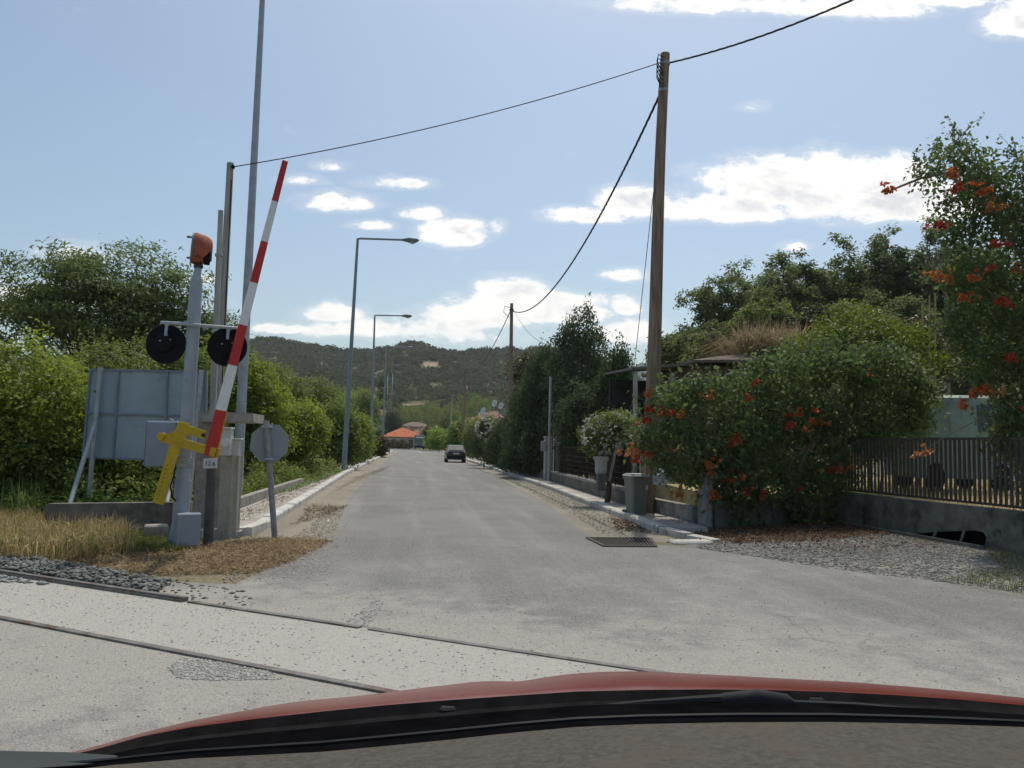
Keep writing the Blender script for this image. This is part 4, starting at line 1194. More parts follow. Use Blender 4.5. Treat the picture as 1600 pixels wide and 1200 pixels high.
pxtree('shrub', 586, 699, 78.0, 16, 14, n_cl=80, per=50, cl_r=.35, lsize=.24, lm=leafmat('dry_hedge', (.06, .05, .025), (.12, .095, .045), .2, .8, .1), label='brownish half dry hedge beside the farthest street lamp', cat='shrub', group=SH, seed=15, trunk_r=.05, zmin=-1, inner=.3)
pxtree('shrub', 425, 612, 60.0, 50, 36, n_cl=120, per=50, cl_r=.4, lsize=.26, lm=L_mid, label='tall green shrub farther off above the stop sign', cat='shrub', group=SH, seed=16, trunk_r=.08, zmin=-1, inner=.3, stems=2)
pxtree('shrub', 500, 640, 75.0, 50, 45, n_cl=120, per=50, cl_r=.45, lsize=.3, lm=L_mid, label='distant green shrub left of the nearest street lamp pole', cat='shrub', group=SH, seed=17, trunk_r=.08, zmin=-1, inner=.3, stems=2)
# ivy ground cover between edging wall and shrubs
P2 = scatter_poly([(-3.92, 16.0), (-3.85, 27), (-3.7, 28), (-3.5, 40), (-6, 42), (-8, 30), (-8, 18), (-6.5, 15.6)], 17000, 31)
hz = .35+.35*np.sin(P2[:, 0]*2.1)*np.sin(P2[:, 1]*1.3)+.25*np.minimum(1, np.abs(P2[:, 0]+3.8))
P3 = z0(P2, np.maximum(.08, hz)*rng.random(len(P2))**.6+.05)
tag(link_mesh('ground_cover', fast_mesh('ground_cover', leaf_verts(P3, .12, 1.0, .6), 4), L_mid, None), 'low green creeping ground cover behind the concrete edging', 'ground cover', kind='stuff')
P2 = scatter_poly([(-3.62, 21), (-3.35, 26), (-3.3, 40), (-3.75, 40), (-3.62, 26)], 1500, 34)
tag(link_mesh('weeds', fast_mesh('weeds', leaf_verts(z0(P2, .115+.10*rng.random(len(P2))**2), .08, 1.2, .5), 4), leafmat('weed_green', (0, 0, 0), (0, 0, 0)), None), 'small weeds growing over the inner edge of the left pavement', 'weeds', kind='stuff')
P2 = scatter_poly([(-3.5, 15), (-3.0, 15), (-3.2, 38), (-3.6, 38)], 900, 39)
tag(link_mesh('leaf_litter', fast_mesh('leaf_litter', leaf_verts(z0(P2, .12), .06, 2.0, .5), 4), leafmat('dry_twigs', (0, 0, 0), (0, 0, 0)), None), 'dry leaves scattered on the left pavement tiles', 'leaf litter', kind='stuff')
P2 = scatter_poly([(-12, 15.6), (-4.6, 14.6), (-4.8, 16.5), (-12, 17.5)], 9000, 32)
P3 = z0(P2, (.25+.3*rng.random(len(P2)))*rng.random(len(P2))+.03)
tag(link_mesh('ground_cover', fast_mesh('ground_cover', leaf_verts(P3, .10, 1.0, .5), 4), L_mid, None), 'dark weeds behind the low stained wall', 'ground cover', kind='stuff')

# right: dark conifers
def conifer(base, h, r, n, per, label, seed, group='dark conifers behind the right wall', lm=None, cl=.2, ls=.15):
    t_ = empty('conifer', base, label, 'conifer', group)
    g = np.random.default_rng(seed)
    base = Vector(base)
    z = 1-np.sqrt(g.random(n)); z = .04+.97*z
    an = g.random(n)*6.28
    prof = np.where(z < .22, .82+.18*z/.22, (1-(z-.22)/.80)**.62)
    lob = 1+.18*np.sin(an*3+z*9+seed)+.12*np.sin(an*5-z*14)
    rr = r*prof*lob*(.35+.65*g.random(n)**.5)
    C_ = np.column_stack([base.x+rr*np.cos(an), base.y+rr*np.sin(an), base.z+z*h])
    q = np.repeat(C_, per, axis=0); o_ = rng.normal(size=(len(q), 3))*cl; o_[:, 2] = np.abs(o_[:, 2])*1.7-.1
    o_[:, :2] *= (1-np.minimum(.6, np.maximum(0, o_[:, 2])*.8))[:, None]
    P = q+o_; P = P[P[:, 2] > .03]
    out = P-np.array([base.x, base.y, 0]); out[:, 2] = 0; out = unit(out+1e-6)
    link_mesh('crown', fast_mesh('crown', leaf_verts(P, ls, .3, .42, out, hang=-.6), 4), lm or L_dark, t_)
    mb = MB(); mb.tube([base-Vector((0, 0, .1)), base+Vector((0, 0, h*.8))], [.13, .03], 8); mb.build('trunk', bark, t_, True)
    return t_
def pxcon(px, top, Y, hw, n, per, label, seed, **kw):
    b_ = AT(px, 690, Y); tp = AT(px, top, Y)
    return conifer((b_.x, Y, 0), tp.z, hw*Y/FPX, n, per, label, seed, **kw)
pxcon(907, 488, 36.5, 84, 760, 80, 'tallest dark conifer with a pointed top left of the big brown pole', 41)
pxcon(963, 535, 31.5, 38, 380, 70, 'slender dark conifer beside the big brown pole', 42)
pxcon(850, 548, 38.0, 58, 460, 70, 'dark conifer on the left shoulder of the tallest one', 43)
pxcon(824, 585, 42.0, 40, 340, 70, 'lower dark conifer behind the thin metal pole', 44)
pxcon(793, 655, 50.0, 28, 260, 65, 'short dark conifer nearest the parked car', 45, cl=.28, ls=.14)
pxtree('shrub', 912, 664, 31.5, 40, 66, n_cl=200, per=60, cl_r=.2, lsize=.11, lm=L_dark, label='dark low foliage under the conifers behind the wall', cat='shrub', seed=46, trunk_r=.06, zmin=-.9, inner=.3, stems=2)
pxtree('shrub', 762, 690, 58.0, 22, 34, n_cl=120, per=55, cl_r=.25, lsize=.16, lm=L_dark, label='dark shrub overhanging the pavement behind the parked car', cat='shrub', seed=47, trunk_r=.06, zmin=-1, inner=.3)
pxtree('shrub', 745, 684, 80.0, 22, 30, n_cl=110, per=50, cl_r=.35, lsize=.2, lm=L_mid, label='green garden shrub in front of the brown roofed house', cat='shrub', seed=48, trunk_r=.06, zmin=-1, inner=.3)
pxtree('oak_tree', 835, 590, 60.0, 40, 40, n_cl=120, per=50, cl_r=.4, lsize=.26, lm=leafmat('olive_leaves', (.06, .065, .02), (.12, .11, .04), .25), label='olive brown tree peeping out left of the conifers', seed=49, zmin=-1, inner=.2, trunk_r=.1)

def flowers(P, size, petals, m, name, parent, label=None):
    """star shaped blossoms: each petal a leaf shaped face"""
    n = len(P); q = np.repeat(P, petals, axis=0)
    V = leaf_verts(q, size, .4, .8, None, 0, .3)
    o = link_mesh(name, fast_mesh(name, V, 4), m, parent)
    if label: o['label'] = label
    return o
white_fl = leafmat('white_blossom', (.50, .50, .46), (.70, .70, .66), .25, .6, .2)
red_fl = leafmat('trumpet_blossom', (.46, .115, .04), (.62, .21, .075), .3, .5, .3)
# oleander
t_ = pxtree('oleander', 757, 668, 52.0, 14, 24, n_cl=60, per=45, cl_r=.16, lsize=.13, lm=L_mid, label='white flowering oleander beyond the dark shrubs near the parked car', cat='shrub', seed=50, zmin=-1, inner=.3, trunk_r=.05)
c = AT(756, 668, 51.4); C_, _d = lumpy_ellipsoid(c, (.62, .5, 1.0), 80, .7, .2, 51)
flowers(C_, .12, 6, white_fl, 'blossom', t_)
# small white flowering street tree
tb = G(948, 791); top = AT(966, 668, tb.y)
t_ = empty('flowering_tree', tb, 'small leaning street tree with a pale rounded crown of white blossom', 'tree')
cc = AT(962, 672, tb.y)
C_, d = lumpy_ellipsoid(cc, (.80, .7, .46), 150, .35, .25, 53, -.9)
P = cluster(C_, 55, .10, .8); link_mesh('crown', fast_mesh('crown', leaf_verts(P, .085, .5, .5, unit(P-np.array(cc))), 4), L_ole, t_)
C2, d = lumpy_ellipsoid(AT(955, 680, tb.y), (.82, .75, .56), 430, .85, .25, 54, -.95)
flowers(C2, .05, 6, white_fl, 'blossom', t_)
C3, d = lumpy_ellipsoid(AT(935, 695, tb.y), (.35, .35, .35), 60, .5, .2, 55, -.95)
P = cluster(C3, 30, .08, .9); link_mesh('lower_foliage', fast_mesh('lower_foliage', leaf_verts(P, .08, .3, .5), 4), L_ole, t_)
mb = MB(); mb.tube([tb-Vector((0, 0, .1)), AT(953, 745, tb.y), AT(959, 710, tb.y), cc], [.085, .075, .06, .03], 10); limbs(mb, AT(959, 705, tb.y), [Vector(C_[i]) for i in (3, 20, 44, 70, 100, 130)], .03, 5)
mb.build('trunk', bark, t_, True)
mb = MB(); mb.tube([AT(952, 752, tb.y-.15), AT(969, 668, tb.y-.15)], .04, 8)
o = tag(mb.build('tree_stake', grey_wood, None, True), 'grey wooden stake leaning beside the small flowering tree', 'stake')

# trees on the wooded bank
WB = 'trees on the wooded bank'
def ptree(px, top, Y, rx, ry, label, seed, lm=L_oak, name='oak_tree', n_cl=190, per=85):
    b_ = AT(px, 690, Y); bz = bank_z(b_.x, Y)
    c = AT(px, top+ry, Y); s = Y/FPX
    return broadleaf(name, (b_.x, Y, bz-.1), c, (rx*s, rx*s*.9, ry*s), n_cl=n_cl, per=per, cl_r=.25*Y/50, lsize=.25*Y/50, lm=lm, label=label, cat='tree', group=WB, seed=seed, trunk_r=.16, zmin=-.95, inner=.3, lump=.35, nl=8)
ptree(1130, 422, 50, 58, 78, 'airy oak at the left end of the wooded bank with sky showing through', 61, n_cl=150, per=70)
ptree(1205, 408, 54, 62, 80, 'dark rounded oak second from the left on the wooded bank', 62)
ptree(1270, 398, 56, 60, 85, 'dark oak above the shed roof on the wooded bank', 63)
ptree(1330, 392, 58, 60, 90, 'broad dark tree above the lime green bush on the wooded bank', 64, n_cl=240)
ptree(1395, 365, 54, 62, 95, 'tall dark tree left of the bare branches on the wooded bank', 65, n_cl=240)
ptree(1455, 345, 52, 62, 105, 'highest tree of the wooded bank, half hidden by the flowering vine', 66, n_cl=240)
ptree(1540, 360, 50, 75, 110, 'dark tree at the right end of the wooded bank behind the vine', 67, n_cl=240)
ptree(1190, 470, 44, 60, 60, 'olive green tree low in front of the oaks above the shed', 68, lm=L_mid)
ptree(1260, 480, 42, 55, 55, 'light olive tree behind the dry reeds', 69, lm=leafmat('olive_green_leaves', (.04, .058, .016), (.085, .10, .032), .25))
ptree(1320, 470, 42, 60, 60, 'dark shady tree behind the lime green bush', 70, n_cl=240)
ptree(1400, 455, 40, 60, 70, 'dense dark tree between bamboo stems and lime bush', 71, n_cl=240)
ptree(1070, 515, 48, 50, 40, 'low grey green bush behind the lean-to roof beside the big pole', 72)
ptree(1125, 512, 45, 50, 40, 'dark scrubby tree behind the lean-to roof', 73)
ptree(1500, 480, 38, 70, 80, 'dark tree behind the bamboo stems', 74, n_cl=240)
ptree(1640, 420, 40, 90, 100, 'dark tree cut off by the right edge of the picture', 75, n_cl=160)

# ------------------------------------------------------------------ village
plaster = mat('pale_plaster', (.46, .43, .38), .9, var=.1, vscale=.8, col2=(.33, .31, .27), f2=(.55, .75, .6))
plaster_grey = mat('grey_plaster', (.34, .35, .34), .9, var=.12, vscale=.8)
def tile_roof(name, c1, c2):
    m = bpy.data.materials.new(name); m.use_nodes = True
    t = NT(m.node_tree); b = m.node_tree.nodes['Principled BSDF']
    p = t.n('ShaderNodeTexCoord').outputs['Object']
    wv = t.n('ShaderNodeTexWave'); wv.inputs['Scale'].default_value = 1.6; wv.inputs['Distortion'].default_value = .3; t.put(wv.inputs[0], p)
    c = t.mix(t.ramp(t.noise(p, 1.3, 6, .7), .35, .65), c1, c2)
    t.put(b.inputs['Base Color'], c); b.inputs['Roughness'].default_value = .9
    bp = t.n('ShaderNodeBump'); bp.inputs['Strength'].default_value = .5; bp.inputs['Distance'].default_value = .06
    t.put(bp.inputs['Height'], wv.outputs['Fac']); t.put(b.inputs['Normal'], bp.outputs[0])
    return m
roof_orange = tile_roof('orange_tiles', (.42, .11, .045), (.55, .17, .07))
roof_brown = tile_roof('brown_tiles', (.20, .10, .07), (.30, .16, .11))
roof_old = tile_roof('old_tiles', (.12, .095, .065), (.23, .18, .125))
glass_dark = mat('dark_window_glass', (.02, .025, .03), .12, spec=.6)
shutter = mat('brown_shutter', (.10, .065, .04), .7)
def house(name, c, w, d, h, rh, rz, wm, rm, label, nwin=3, hip=True, eave=.45, door=True, storeys=1):
    t_ = empty(name, c, label, 'house', None, rz)
    def loc(mb, n, m, parent): return mb.build(n, m, parent, False, False)
    mb = MB(); mb.box((0, 0, h/2-.2), (w, d, h+.4)); wo = loc(mb, 'wall', wm, t_)
    mb = MB(); W2, D2 = w/2+eave, d/2+eave; k = min(W2*.95, D2) if hip else 0
    vs = [(-W2, -D2, h), (W2, -D2, h), (W2, D2, h), (-W2, D2, h), (-W2+k, 0, h+rh), (W2-k, 0, h+rh)]
    mb.add(vs, [(0, 1, 5, 4), (2, 3, 4, 5), (1, 2, 5), (3, 0, 4), (3, 2, 1, 0)])
    mb.add([(x, y, h-.12) for x, y in ((-W2, -D2), (W2, -D2), (W2, D2), (-W2, D2))]+[(x, y, h-.005) for x, y in ((-W2, -D2), (W2, -D2), (W2, D2), (-W2, D2))], [(3, 2, 1, 0), (0, 1, 5, 4), (1, 2, 6, 5), (2, 3, 7, 6), (3, 0, 4, 7)])
    ro = loc(mb, 'roof', rm, t_)
    mb = MB(); mb.box((w*.2, d*.12, h+rh*.95), (.6, .6, 1.1)); mb.box((w*.2, d*.12, h+rh*.95+.6), (.75, .75, .1)); loc(mb, 'chimney', wm, ro)
    for s_ in range(storeys):
        for i in range(nwin):
            x = -w/2+w*(i+.5)/nwin
            if door and s_ == 0 and i == nwin//2:
                mb = MB(); mb.box((x, -d/2-.02, 1.05), (1.0, .1, 2.1)); loc(mb, 'door', shutter, t_); continue
            zc = h/storeys*(s_+.55)
            mb = MB()
            for dx, dz, sx, sz in ((0, .62, 1.2, .1), (0, -.62, 1.3, .1), (-.55, 0, .1, 1.14), (.55, 0, .1, 1.14), (0, 0, .06, 1.14)): mb.box((x+dx, -d/2-.04, zc+dz), (sx, .1, sz))
            wi = loc(mb, 'window', white_plastic, t_)
            mb = MB(); mb.box((x, -d/2-.015, zc), (1.0, .05, 1.14)); loc(mb, 'pane', glass_dark, wi)
    return t_
def on(px, Y, z=0.0):
    p = AT(px, 690, Y); return (p.x, Y, z)
house('village_house', on(629, 196), 8.6, 8, 2.7, 2.3, .25, plaster, roof_orange, 'low house with a bright orange tiled roof at the end of the road', 4)
house('village_house', on(672, 200), 10, 8, 3.6, 2.0, -.1, plaster_grey, roof_brown, 'grey house with a dull brown roof right of the orange roofed one', 3)
house('village_house', on(768, 108), 8.0, 8, 4.1, 1.9, -.45, plaster_grey, roof_brown, 'house with brown tiles, chimney and satellite dishes above the parked car', 3, storeys=1)
house('village_house', on(783, 100), 7.0, 7, 2.9, 1.3, -.35, plaster, roof_brown, 'lower tiled wing in front of the house with satellite dishes', 2)
house('village_house', on(594, 235, 5.0), 7.0, 7, 4.0, 1.9, .5, plaster_grey, roof_brown, 'house with reddish roof half hidden behind the second street lamp', 2)
house('village_house', on(648, 225, 1.0), 9, 7, 4.8, 1.4, .1, mat('ochre_plaster', (.42, .37, .27), .9), roof_old, 'small ochre house rising behind the orange roof', 3)
dish = mat('dish_white', (.62, .62, .60), .5)
t_p = None
for k, (dx, dy) in enumerate(((755, 642), (773, 630), (783, 634))):
    c = AT(dx, dy, 101.5 if k == 0 else 104)
    mb = MB(); mb.lathe([(.02, -.12), (.3, -.07), (.48, .02), (.5, .05), (.47, .05), (.28, -.04), (.02, -.09)], c, (-.8, -.55, .3), 16)
    t_ = empty('satellite_dish', c-Vector((0, 0, 1.1)), ['leftmost white satellite dish, low on the brown roof', 'middle white satellite dish beside the chimney', 'rightmost white satellite dish beyond the chimney'][k], 'satellite dish', 'satellite dishes')
    mb.build('reflector', dish, t_, True)
    mb = MB(); mb.tube([c-Vector((0, 0, 1.1)), c], .04, 6); mb.tube([c, c+Vector((-.45, -.3, .05))], .02, 5); mb.build('bracket', galv, t_)
# cell tower and cypress on the slope
tb = hill_point(606, .05); 
t_ = empty('antenna_mast', tb, 'slim lattice mobile phone mast with two white antennas on the slope', 'antenna mast')
tz = AT(606, 583, tb.y).z
mb = MB()
for dx, dy in ((-.8, 0), (.8, 0), (0, .9)): mb.tube([tb+Vector((dx, dy, 0)), Vector((tb.x+dx*.7, tb.y+dy*.7, tz-6))], .12, 5)
n_ = 9
for k in range(n_):
    z0_, z1_ = tb.z+(tz-6-tb.z)*k/n_, tb.z+(tz-6-tb.z)*(k+1)/n_
    mb.tube([Vector((tb.x-.7, tb.y, z0_)), Vector((tb.x+.7, tb.y, z1_))], .06, 4); mb.tube([Vector((tb.x+.7, tb.y, z0_)), Vector((tb.x, tb.y+.8, z1_))], .06, 4); mb.tube([Vector((tb.x-.6, tb.y, z1_)), Vector((tb.x+.6, tb.y, z1_))], .07, 4)
mb.build('lattice', mat('lattice_grey', (.25, .26, .26), .6, .3), t_)
for dx in (-.65, .65):
    mb = MB(); mb.tube([Vector((tb.x+dx, tb.y, tz-6.2)), Vector((tb.x+dx, tb.y, tz))], .08, 6); mb.box((tb.x+dx*1.1, tb.y-.2, tz-2.2), (.30, .2, 2.2), None, .05); mb.build('antenna', dish, t_)
b_ = hill_point(593, .07)
conifer(b_, AT(593, 592, b_.y).z-b_.z, 2.2, 260, 45, 'narrow dark cypress standing alone on the slope beside the phone mast', 81, group=None, cl=.5, ls=.5)
# white walled cemetery on the slope
a, b2 = hill_point(555, .10), hill_point(588, .10)
t_ = empty('cemetery', a.lerp(b2, .5), 'row of small white tombs on the slope above the left shrubs', 'cemetery')
for k in range(9):
    q = a.lerp(b2, k/8.0); zc = AT(571, 624, q.y).z
    mb = MB(); mb.box((q.x, q.y, (q.z+zc)/2+.2), (1.4, 1.6, max(.8, zc-q.z)+.2+.5*(k % 3))); mb.box((q.x, q.y+.5, zc+.7), (1.0, .3, 1.0+.4*(k % 2)), None, .05); mb.build('tomb', dish, t_)
# trees among the houses
def vtree(px, py, Y, rx, ry, lm, label, seed, bz=0.0, cl=.6, ls=.4, n=90, per=45):
    return pxtree('village_tree', px, py, Y, rx, ry, n_cl=n, per=per, cl_r=cl, lsize=ls, lm=lm, label=label, cat='tree', group='trees among the village houses', seed=seed, zmin=-1, inner=.3, trunk_r=.15, bz=bz)
vtree(685, 687, 142, 20, 18, leafmat('sunny_lime_leaves', (.17, .27, .03), (.32, .40, .07), .5), 'bright lime green bush at the end of the road', 90, cl=.5, ls=.32, n=120)
vtree(672, 680, 175, 10, 12, leafmat('olive_leaves', (.06, .065, .02), (.12, .11, .04), .25), 'yellowish olive tree behind the lime green bush', 91)
vtree(614, 660, 222, 13, 18, L_dark, 'dark round tree left of the orange roof', 92, n=120)
vtree(698, 660, 190, 26, 30, L_mid, 'mid green tree behind the slim pale pole', 93)
vtree(640, 655, 240, 30, 18, L_mid, 'green trees rising behind the orange roof', 94, bz=2)
vtree(570, 645, 150, 26, 36, L_mid, 'green tree behind the nearest street lamps', 95, n=130)
vtree(726, 684, 94, 19, 24, L_mid, 'green tree left of the brown roofed house', 96, n=110)
vtree(780, 690, 90, 30, 30, L_dark, 'dark tree filling the garden below the brown roofs', 97, n=120)
vtree(545, 632, 190, 40, 24, L_bright, 'light green tree far behind the left shrubs', 98, bz=1, n=120)
vtree(660, 645, 260, 40, 20, L_mid, 'broad green tree at the foot of the hill', 99, bz=3)
vtree(745, 640, 220, 40, 30, L_mid, 'green tree behind the brown roofed house', 100, bz=1)
vtree(622, 697, 165, 20, 6, leafmat('dry_hedge', (.06, .05, .025), (.12, .095, .045), .2, .8, .1), 'low brownish hedge in front of the orange roofed house', 101, cl=.4, ls=.3)

# ------------------------------------------------------------------ parked car, far truck
car_black = mat('black_car_paint', (.014, .014, .017), .3, .0, var=.05, spec=.5, coat=.6)
rubber = mat('tyre_rubber', (.02, .02, .02), .9)
alloy = mat('wheel_rim', (.30, .30, .31), .4, .7)
car_glass = mat('car_glass', (.03, .035, .04), .06, spec=.8)
lightred = mat('tail_light_red', (.22, .015, .015), .25, spec=.5)
p0, p1 = G(698, 723), G(726.5, 723)
cx = (p0.x+p1.x)/2; cy = 63.6; CW = 1.62
t_ = empty('parked_car', (cx, cy, .01), 'black saloon car parked at the right kerb far down the road', 'car')
def section_loft(secs, y_of):
    """secs: list of (y, [(x,z)...]) rings, closed"""
    mb = MB(); n = len(secs[0][1]); vs, fs = [], []
    for y, ring in secs: vs += [(x, y, z) for x, z in ring]
    for i in range(len(secs)-1):
        for k in range(n):
            fs.append((i*n+k, i*n+(k+1) % n, (i+1)*n+(k+1) % n, (i+1)*n+k))
    fs.append(tuple(range(n))); fs.append(tuple((len(secs)-1)*n+k for k in range(n))[::-1])
    return mb.add(vs, fs)
def ring(w, z0, z1, r=.12):
    h = w/2
    return [(-h+r*.6, z0), (h-r*.6, z0), (h, z0+r), (h*1.0, (z0+z1)/2), (h-.03, z1-r), (h-r-.03, z1), (-h+r+.03, z1), (-h+.03, z1-r), (-h, (z0+z1)/2), (-h, z0+r)]
body = section_loft([(y, ring(w, a, b)) for y, w, a, b in ((0, CW*.86, .42, .78), (.06, CW*.94, .30, .92), (.3, CW, .24, .96), (1.1, CW, .2, .97), (3.0, CW, .2, .93), (3.9, CW*.97, .22, .86), (4.15, CW*.84, .3, .72))], None)
bo = body.build('body', car_black, t_, True, False)
cab = section_loft([(y, [(-w/2, a), (w/2, a), (w/2*.80, b), (-w/2*.80, b)]) for y, w, a, b in ((.42, CW*.88, .95, .97), (.95, CW*.9, .95, 1.36), (1.4, CW*.9, .95, 1.41), (2.2, CW*.9, .94, 1.40), (2.95, CW*.88, .93, .96))], None)
cab.build('cabin', car_black, t_, True, False)
mb = MB(); mb.add([(-CW*.38, .44, .99), (CW*.38, .44, .99), (CW*.335, .91, 1.345), (-CW*.335, .91, 1.345)], [(0, 1, 2, 3)])
vs = [Vector(v)+Vector((0, -.012, .012)) for v in mb.v]; mb = MB(); mb.prism(vs, (0, -.004, .004)); mb.build('rear_window', car_glass, t_, False, False)
for s in (-1, 1):
    mb = MB(); mb.prism([(s*CW*.445, 1.0, 1.0), (s*CW*.445, 2.75, .99), (s*CW*.375, 2.2, 1.35), (s*CW*.375, 1.05, 1.33)], (s*.012, 0, 0)); mb.build('side_window', car_glass, t_, False, False)
    mb = MB(); mb.box((s*CW*.38, .035, .80), (.26, .06, .16), None, .02); mb.build('tail_light', lightred, t_, False, False)
    mb = MB(); mb.box((s*(CW/2+.07), 2.55, 1.0), (.16, .1, .12), None, .03); mb.build('wing_mirror', car_black, t_, False, False)
    for y in (.75, 3.25):
        mb = MB(); mb.lathe([(.2, -.09), (.29, -.09), (.31, -.06), (.31, .06), (.29, .09), (.2, .09)], (s*(CW/2-.09), y, .31), (1, 0, 0), 20)
        w_ = mb.build('wheel', rubber, t_, True, False)
        mb = MB(); mb.lathe([(.02, .0), (.19, .0), (.2, .02)], (s*(CW/2-.09)+s*.07, y, .31), (s, 0, 0), 16); mb.build('rim', alloy, w_, True, False)
mb = MB(); mb.box((0, -.02, .45), (CW*.88, .12, .2), None, .04); mb.build('bumper', black_plastic, t_, False, False)
mb = MB(); mb.box((0, -.015, .72), (.5, .02, .11), None, .004); mb.build('number_plate', white_plastic, t_, False, False)

tx = AT(655.5, 690, 172).x
t_ = empty('delivery_truck', (tx, 172, .02), 'grey green truck facing this way at the bend of the road', 'truck')
tg = mat('truck_grey_green', (.16, .20, .18), .5, var=.12, vscale=.8)
mb = MB(); mb.box((0, 0, 1.55), (2.1, 1.7, 2.2), None, .25); mb.build('cab', tg, t_, False, False)
mb = MB(); mb.box((0, 3.2, 1.8), (2.2, 4.4, 2.6), None, .08); mb.build('cargo_box', mat('truck_box', (.24, .27, .25), .6), t_, False, False)
mb = MB(); mb.prism([(-.85, -.86, 1.6), (.85, -.86, 1.6), (.75, -.84, 2.4), (-.75, -.84, 2.4)], (0, -.02, 0)); mb.build('windscreen', mat('truck_glass', (.10, .14, .13), .15, spec=.6), t_, False, False)
mb = MB(); mb.box((0, -.88, .55), (2.1, .2, .35), None, .04); mb.build('bumper', black_plastic, t_, False, False)
for s in (-1, 1):
    mb = MB(); mb.box((s*.75, -.87, .95), (.3, .06, .2), None, .03); mb.build('headlight', dish, t_, False, False)
    for y in (-.1, 4.2):
        mb = MB(); mb.lathe([(.2, -.12), (.42, -.12), (.45, 0), (.42, .12), (.2, .12)], (s*.92, y, .45), (1, 0, 0), 16); mb.build('wheel', rubber, t_, True, False)

# ------------------------------------------------------------------ right side: walls, gate pillar, bin
mb = MB()
wl1 = [(5.98, 62), (5.96, 45), (5.92, 34.2)]
for a, b_ in zip(wl1[:-1], wl1[1:]): mb.beam((*a, .25), (*b_, .25), .22, .5)
tag(mb.build('garden_wall', concrete_dark), 'low concrete garden wall running under the dark conifers to the far end', 'wall')
def wall_strip(pts, z1, th, name, m, label, cap=True):
    t_ = empty(name, (pts[0][0], pts[0][1], 0), label, 'wall')
    mb = MB()
    for a, b_ in zip(pts[:-1], pts[1:]):
        mb.beam((a[0], a[1], z1/2-.1), (b_[0], b_[1], z1/2-.1), th, z1+.2)
    mb.build('wall_body', m, t_)
    if cap:
        mb = MB()
        for a, b_ in zip(pts[:-1], pts[1:]): mb.beam((a[0], a[1], z1+.035), (b_[0], b_[1], z1+.035), th+.08, .07)
        mb.build('coping', concrete, t_)
    return t_
wall_strip([(5.86, 32.6), (5.72, 26), (5.62, 18.8)], .46, .2, 'garden_wall', concrete_dark, 'grey rendered garden wall with a coping behind the small flowering tree')
wall_strip([(5.66, 18.4), (5.84, 15.75)], .42, .2, 'garden_wall', mat('pale_stained_concrete', (.29, .28, .26), .95, var=.25, vscale=5, bump=.4, col2=(.15, .14, .13), f2=(.5, .72, 4.0)), 'short stained concrete wall between the big pole and the concrete gate post', cap=False)
mb = MB(); q = Vector((5.93, 15.5, 0))
mb.tube([q-Vector((0, 0, .1)), q+Vector((-.01, 0, .6)), q+Vector((.02, 0, 1.04))], [.15, .145, .135], 14)
tag(mb.build('gate_post', mat('pale_stained_concrete', (0, 0, 0)), None, True), 'round weathered concrete gate post at the left end of the flowering vine', 'post')
# metal mesh fence with thin posts on the garden wall
t_ = empty('mesh_fence', (5.8, 26, .5), 'dark brown mesh fence on thin posts above the garden wall', 'fence')
mf = MB()
mesh_m = mat('rusty_mesh', (.06, .035, .025), .9, var=.3)
for k in range(11):
    y = 32.3-k*1.33
    x = 5.86-(32.6-y)*.0171
    mp_ = MB(); mp_.tube([Vector((x, y, .45)), Vector((x, y, 1.62))], .022, 6); mp_.build('fence_post', mat('dark_iron', (.03, .03, .032), .7), t_)
for k in range(7):
    z = .58+k*.16; mf.tube([Vector((5.86, 32.4, z)), Vector((5.625, 18.9, z))], .006, 4)
for k in range(100):
    y = 32.4-k*.135; x = 5.86-(32.6-y)*.0171
    mf.tube([Vector((x, y, .53)), Vector((x, y, 1.6))], .005, 4)
mf.build('wire_mesh', mesh_m, t_)
# gate pillars
pil = mat('whitewashed_pillar', (.40, .39, .37), .9, var=.15, vscale=4, bump=.25, col2=(.20, .19, .18), f2=(.52, .72, 2.5))
for px0, px1, yy, lab in ((850.5, 861.5, 33.4, 'left whitewashed gate pillar carrying a meter box'), (864.5, 875.5, 33.0, 'right whitewashed gate pillar at the end of the garden wall')):
    a = AT(px0, 755, yy); b_ = AT(px1, 755, yy); tp = AT(px0, 684, yy)
    mb = MB(); mb.box(((a.x+b_.x)/2, yy+.15, tp.z/2-.05), (b_.x-a.x, .34, tp.z+.1), None, .02)
    t_ = empty('gate_pillar', ((a.x+b_.x)/2, yy+.15, 0), lab, 'pillar', 'gate pillars')
    mb.build('shaft', pil, t_)
    if px0 < 855:
        mb = MB(); c = AT(849, 697, yy-.1); mb.box(c, (.2, .16, .42), None, .01); mb.build('meter_box', mat('meter_grey', (.33, .34, .34), .6), t_)
    else:
        mb = MB()
        for dx in (0, .12): mb.tube([AT(866, 686, yy)+Vector((dx, .1, 0)), AT(865, 672, yy)+Vector((dx, .1, 0)), AT(869, 665, yy)+Vector((dx, .1, 0)), AT(872, 672, yy)+Vector((dx, .1, 0)), AT(872.5, 686, yy)+Vector((dx, .1, 0))], .015, 6)
        mb.build('cable_conduit', galv, t_, True)
    mb = MB(); mb.box(((a.x+b_.x)/2, yy+.15, tp.z+.025), (b_.x-a.x+.06, .4, .06), None, .015); mb.build('cap', pil, t_)
b_ = AT(857.5, 752, 32.4); b_.z = 0
t_ = empty('metal_pole', b_, 'thin plain galvanised pole standing in front of the gate pillars', 'pole')
mb = MB(); mb.tube([b_, AT(860, 590, 32.4)], [.06, .05], 10); mb.build('pole', galv, t_, True)
mb = MB(); mb.lathe([(.055, 0), (.055, .02), (.01, .03)], AT(860, 590, 32.4), (0, 0, 1), 10); mb.build('pole_cap', galv, t_)
